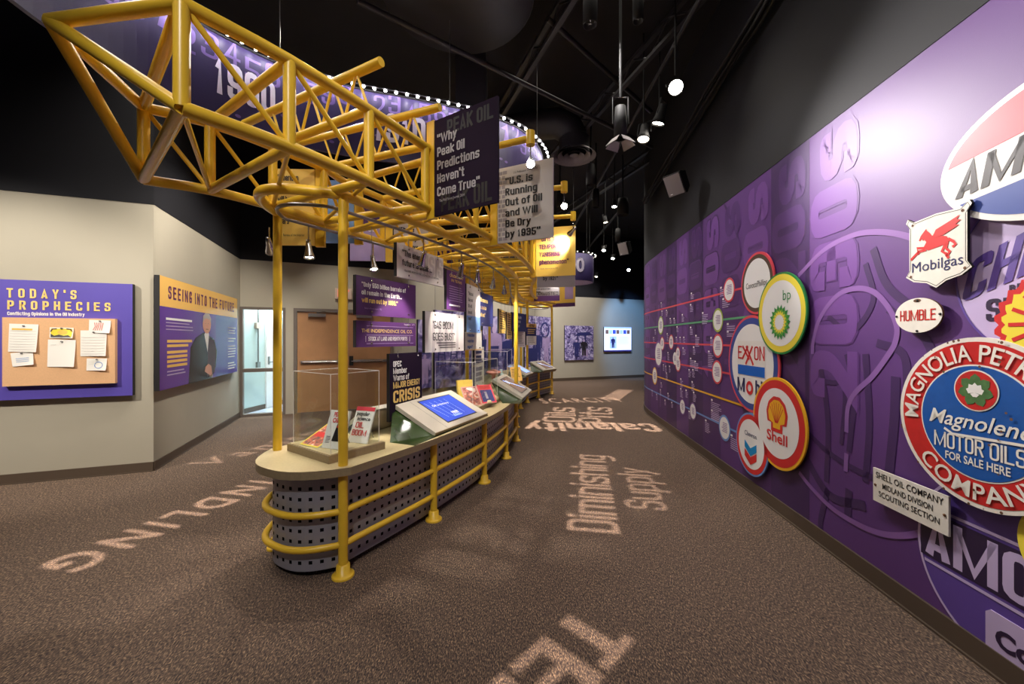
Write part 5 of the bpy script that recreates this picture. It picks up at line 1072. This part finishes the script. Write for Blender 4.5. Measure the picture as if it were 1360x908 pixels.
# ------------------------------------------------------------------ word projectors: a pierced plate in front of a small lamp throws the word on the carpet
def gobo(word, org, base, up, w, h, label, power=60, zl=4.95, bold=.012, space=1.12, lamp=None, tone=(1, .82, .70)):
    """word written on the floor from org along base; the plate is a small copy of it under the lamp"""
    base = Vector((*base, 0)).normalized(); up = Vector((*up, 0)); up = (up - base * up.dot(base)).normalized(); org = Vector((*org, 0))
    from mathutils.geometry import delaunay_2d_cdt
    if not word: vs, fs = [(0, 0), (1, 0), (1, CAP), (0, CAP)], [(0, 1, 2, 3)]
    else: vs, fs = block(word) if bold == 'B' else block(word, .12) if bold == 'M' else glyphs(word, bold, space)
    x0 = min(p[0] for p in vs); x1 = max(p[0] for p in vs); W0 = x1 - x0
    q = [((p[0] - x0) / W0 * w - w / 2, p[1] / CAP * h - h / 2) for p in vs]
    cnt = {}
    for f in fs:
        for a_, b_ in zip(f, f[1:] + f[:1]): k = (min(a_, b_), max(a_, b_)); cnt[k] = cnt.get(k, 0) + 1
    cen = org + base * w / 2 + up * h / 2
    Rd = math.hypot(w, h * 1.5) / 2 + .12; t = .03; L = Vector((*(lamp or cen[:2]), zl)); m_ = Rd + .25; off = cen - Vector((L.x, L.y, 0))
    n0 = len(q); q += [(-m_, -m_), (m_, -m_), (m_, m_), (-m_, m_)]
    ed = [k for k, c_ in cnt.items() if c_ == 1] + [(n0 + i, n0 + (i + 1) % 4) for i in range(4)]
    ov, oe, of, *_r = delaunay_2d_cdt([Vector(p) for p in q], ed, [], 0, 1e-5)
    polys = [[q[i] for i in f] for f in fs]; bbs = [(min(p[0] for p in g), max(p[0] for p in g), min(p[1] for p in g), max(p[1] for p in g)) for g in polys]
    def inside(x, y):
        for g, bb in zip(polys, bbs):
            if not (bb[0] <= x <= bb[1] and bb[2] <= y <= bb[3]): continue
            c_ = False
            for (xa, ya), (xb, yb) in zip(g, g[1:] + g[:1]):
                if (ya > y) != (yb > y) and x < xa + (y - ya) * (xb - xa) / (yb - ya): c_ = not c_
            if c_: return True
        return False
    keep = [f for f in of if not inside(sum(ov[i].x for i in f) / len(f), sum(ov[i].y for i in f) / len(f))]
    me = bpy.data.meshes.new('stencil_plate')
    me.from_pydata([tuple((base * v.x + up * v.y + off) * t + Vector((0, 0, -t * zl))) for v in ov], [], keep); me.materials.append(M['black_metal'])
    e_ = empty('word_projector', L, label, 'projector', 'black word projectors under the ceiling')
    g = bpy.data.objects.new('stencil_plate', me); COL.objects.link(g); g.parent = e_
    r_ = (Rd + .25) * t * 1.42 + .012 + off.length * t; b = MB(); b.lathe([(0, .2), (r_ * .8, .18), (r_, .05), (r_, -t * zl - .05), (r_ - .006, -t * zl - .05), (r_ - .006, .04), (0, .1)], 'black_metal', None, 24); b.build('housing', e_)
    k = MB(); k.tube([(0, 0, .19), (0, 0, CEIL - zl)], .015, 'black_metal', 8); k.build('hanger', e_)
    s = spot('word_projector_light', (0, 0, 0), off - Vector((0, 0, zl)), power * 44, math.degrees(2 * math.atan(Rd / zl)), .05, tone, .0006); s.parent = e_
def fl(px, py): y = CAMH * FPX / (py - HY); return ((px - CX) / FPX * y, y)
def gobo_px(word, p_start, p_end, up_px, hgt_, label, **k):
    a_, c_ = Vector(fl(*p_start)), Vector(fl(*p_end)); u_ = Vector(fl(*up_px)) - a_; gobo(word, a_, c_ - a_, u_, (c_ - a_).length, hgt_, label, **k)
gobo_px('DWINDLING', (400, 611), (50, 752), (490, 611), .33, 'word projector over the carpet left of the counter', power=70, space=1.3, bold=.02)
gobo_px('Vanishing', (276, 620), (478, 560), (268, 600), .36, 'word projector over the carpet by the left wall', power=45, space=1.3)
gobo_px('SCARCITY', (722, 535.5), (832, 533), (727, 527), .7, 'word projector over the far aisle', power=80, space=1.3, bold=.0, zl=4.3, lamp=(2.35, 8.3))
gobo_px('Calamity', (866, 562), (696, 561), (866, 574), .62, 'word projector over the aisle beside the bend of the counter', power=75, bold='B', zl=4.3)
gobo_px('Pits', (817, 563), (812, 541), (775, 563), .66, 'word projector over the aisle, second from the bend', power=55, bold='M', zl=4.3)
gobo_px('Oils', (765, 561), (764, 541), (728, 561), .62, 'word projector beside the counter bend', power=55, bold='M', zl=4.3)
gobo_px('Diminishing', (824, 709), (803, 605), (772, 709), .41, 'word projector over the middle of the aisle', power=60, bold='M')
gobo_px('Supply', (888, 678), (860, 622), (845, 678), .36, 'word projector over the middle of the aisle, nearer the purple wall', power=45, bold='M')
gobo_px('TEN', (768, 806), (600, 950), (846, 838), .34, 'word projector nearest the viewer over the aisle', power=40, bold='B')
gobo_px('', (797, 530), (820, 517), (825, 530), .45, 'projector throwing a plain patch on the far carpet', power=40, zl=4.3)
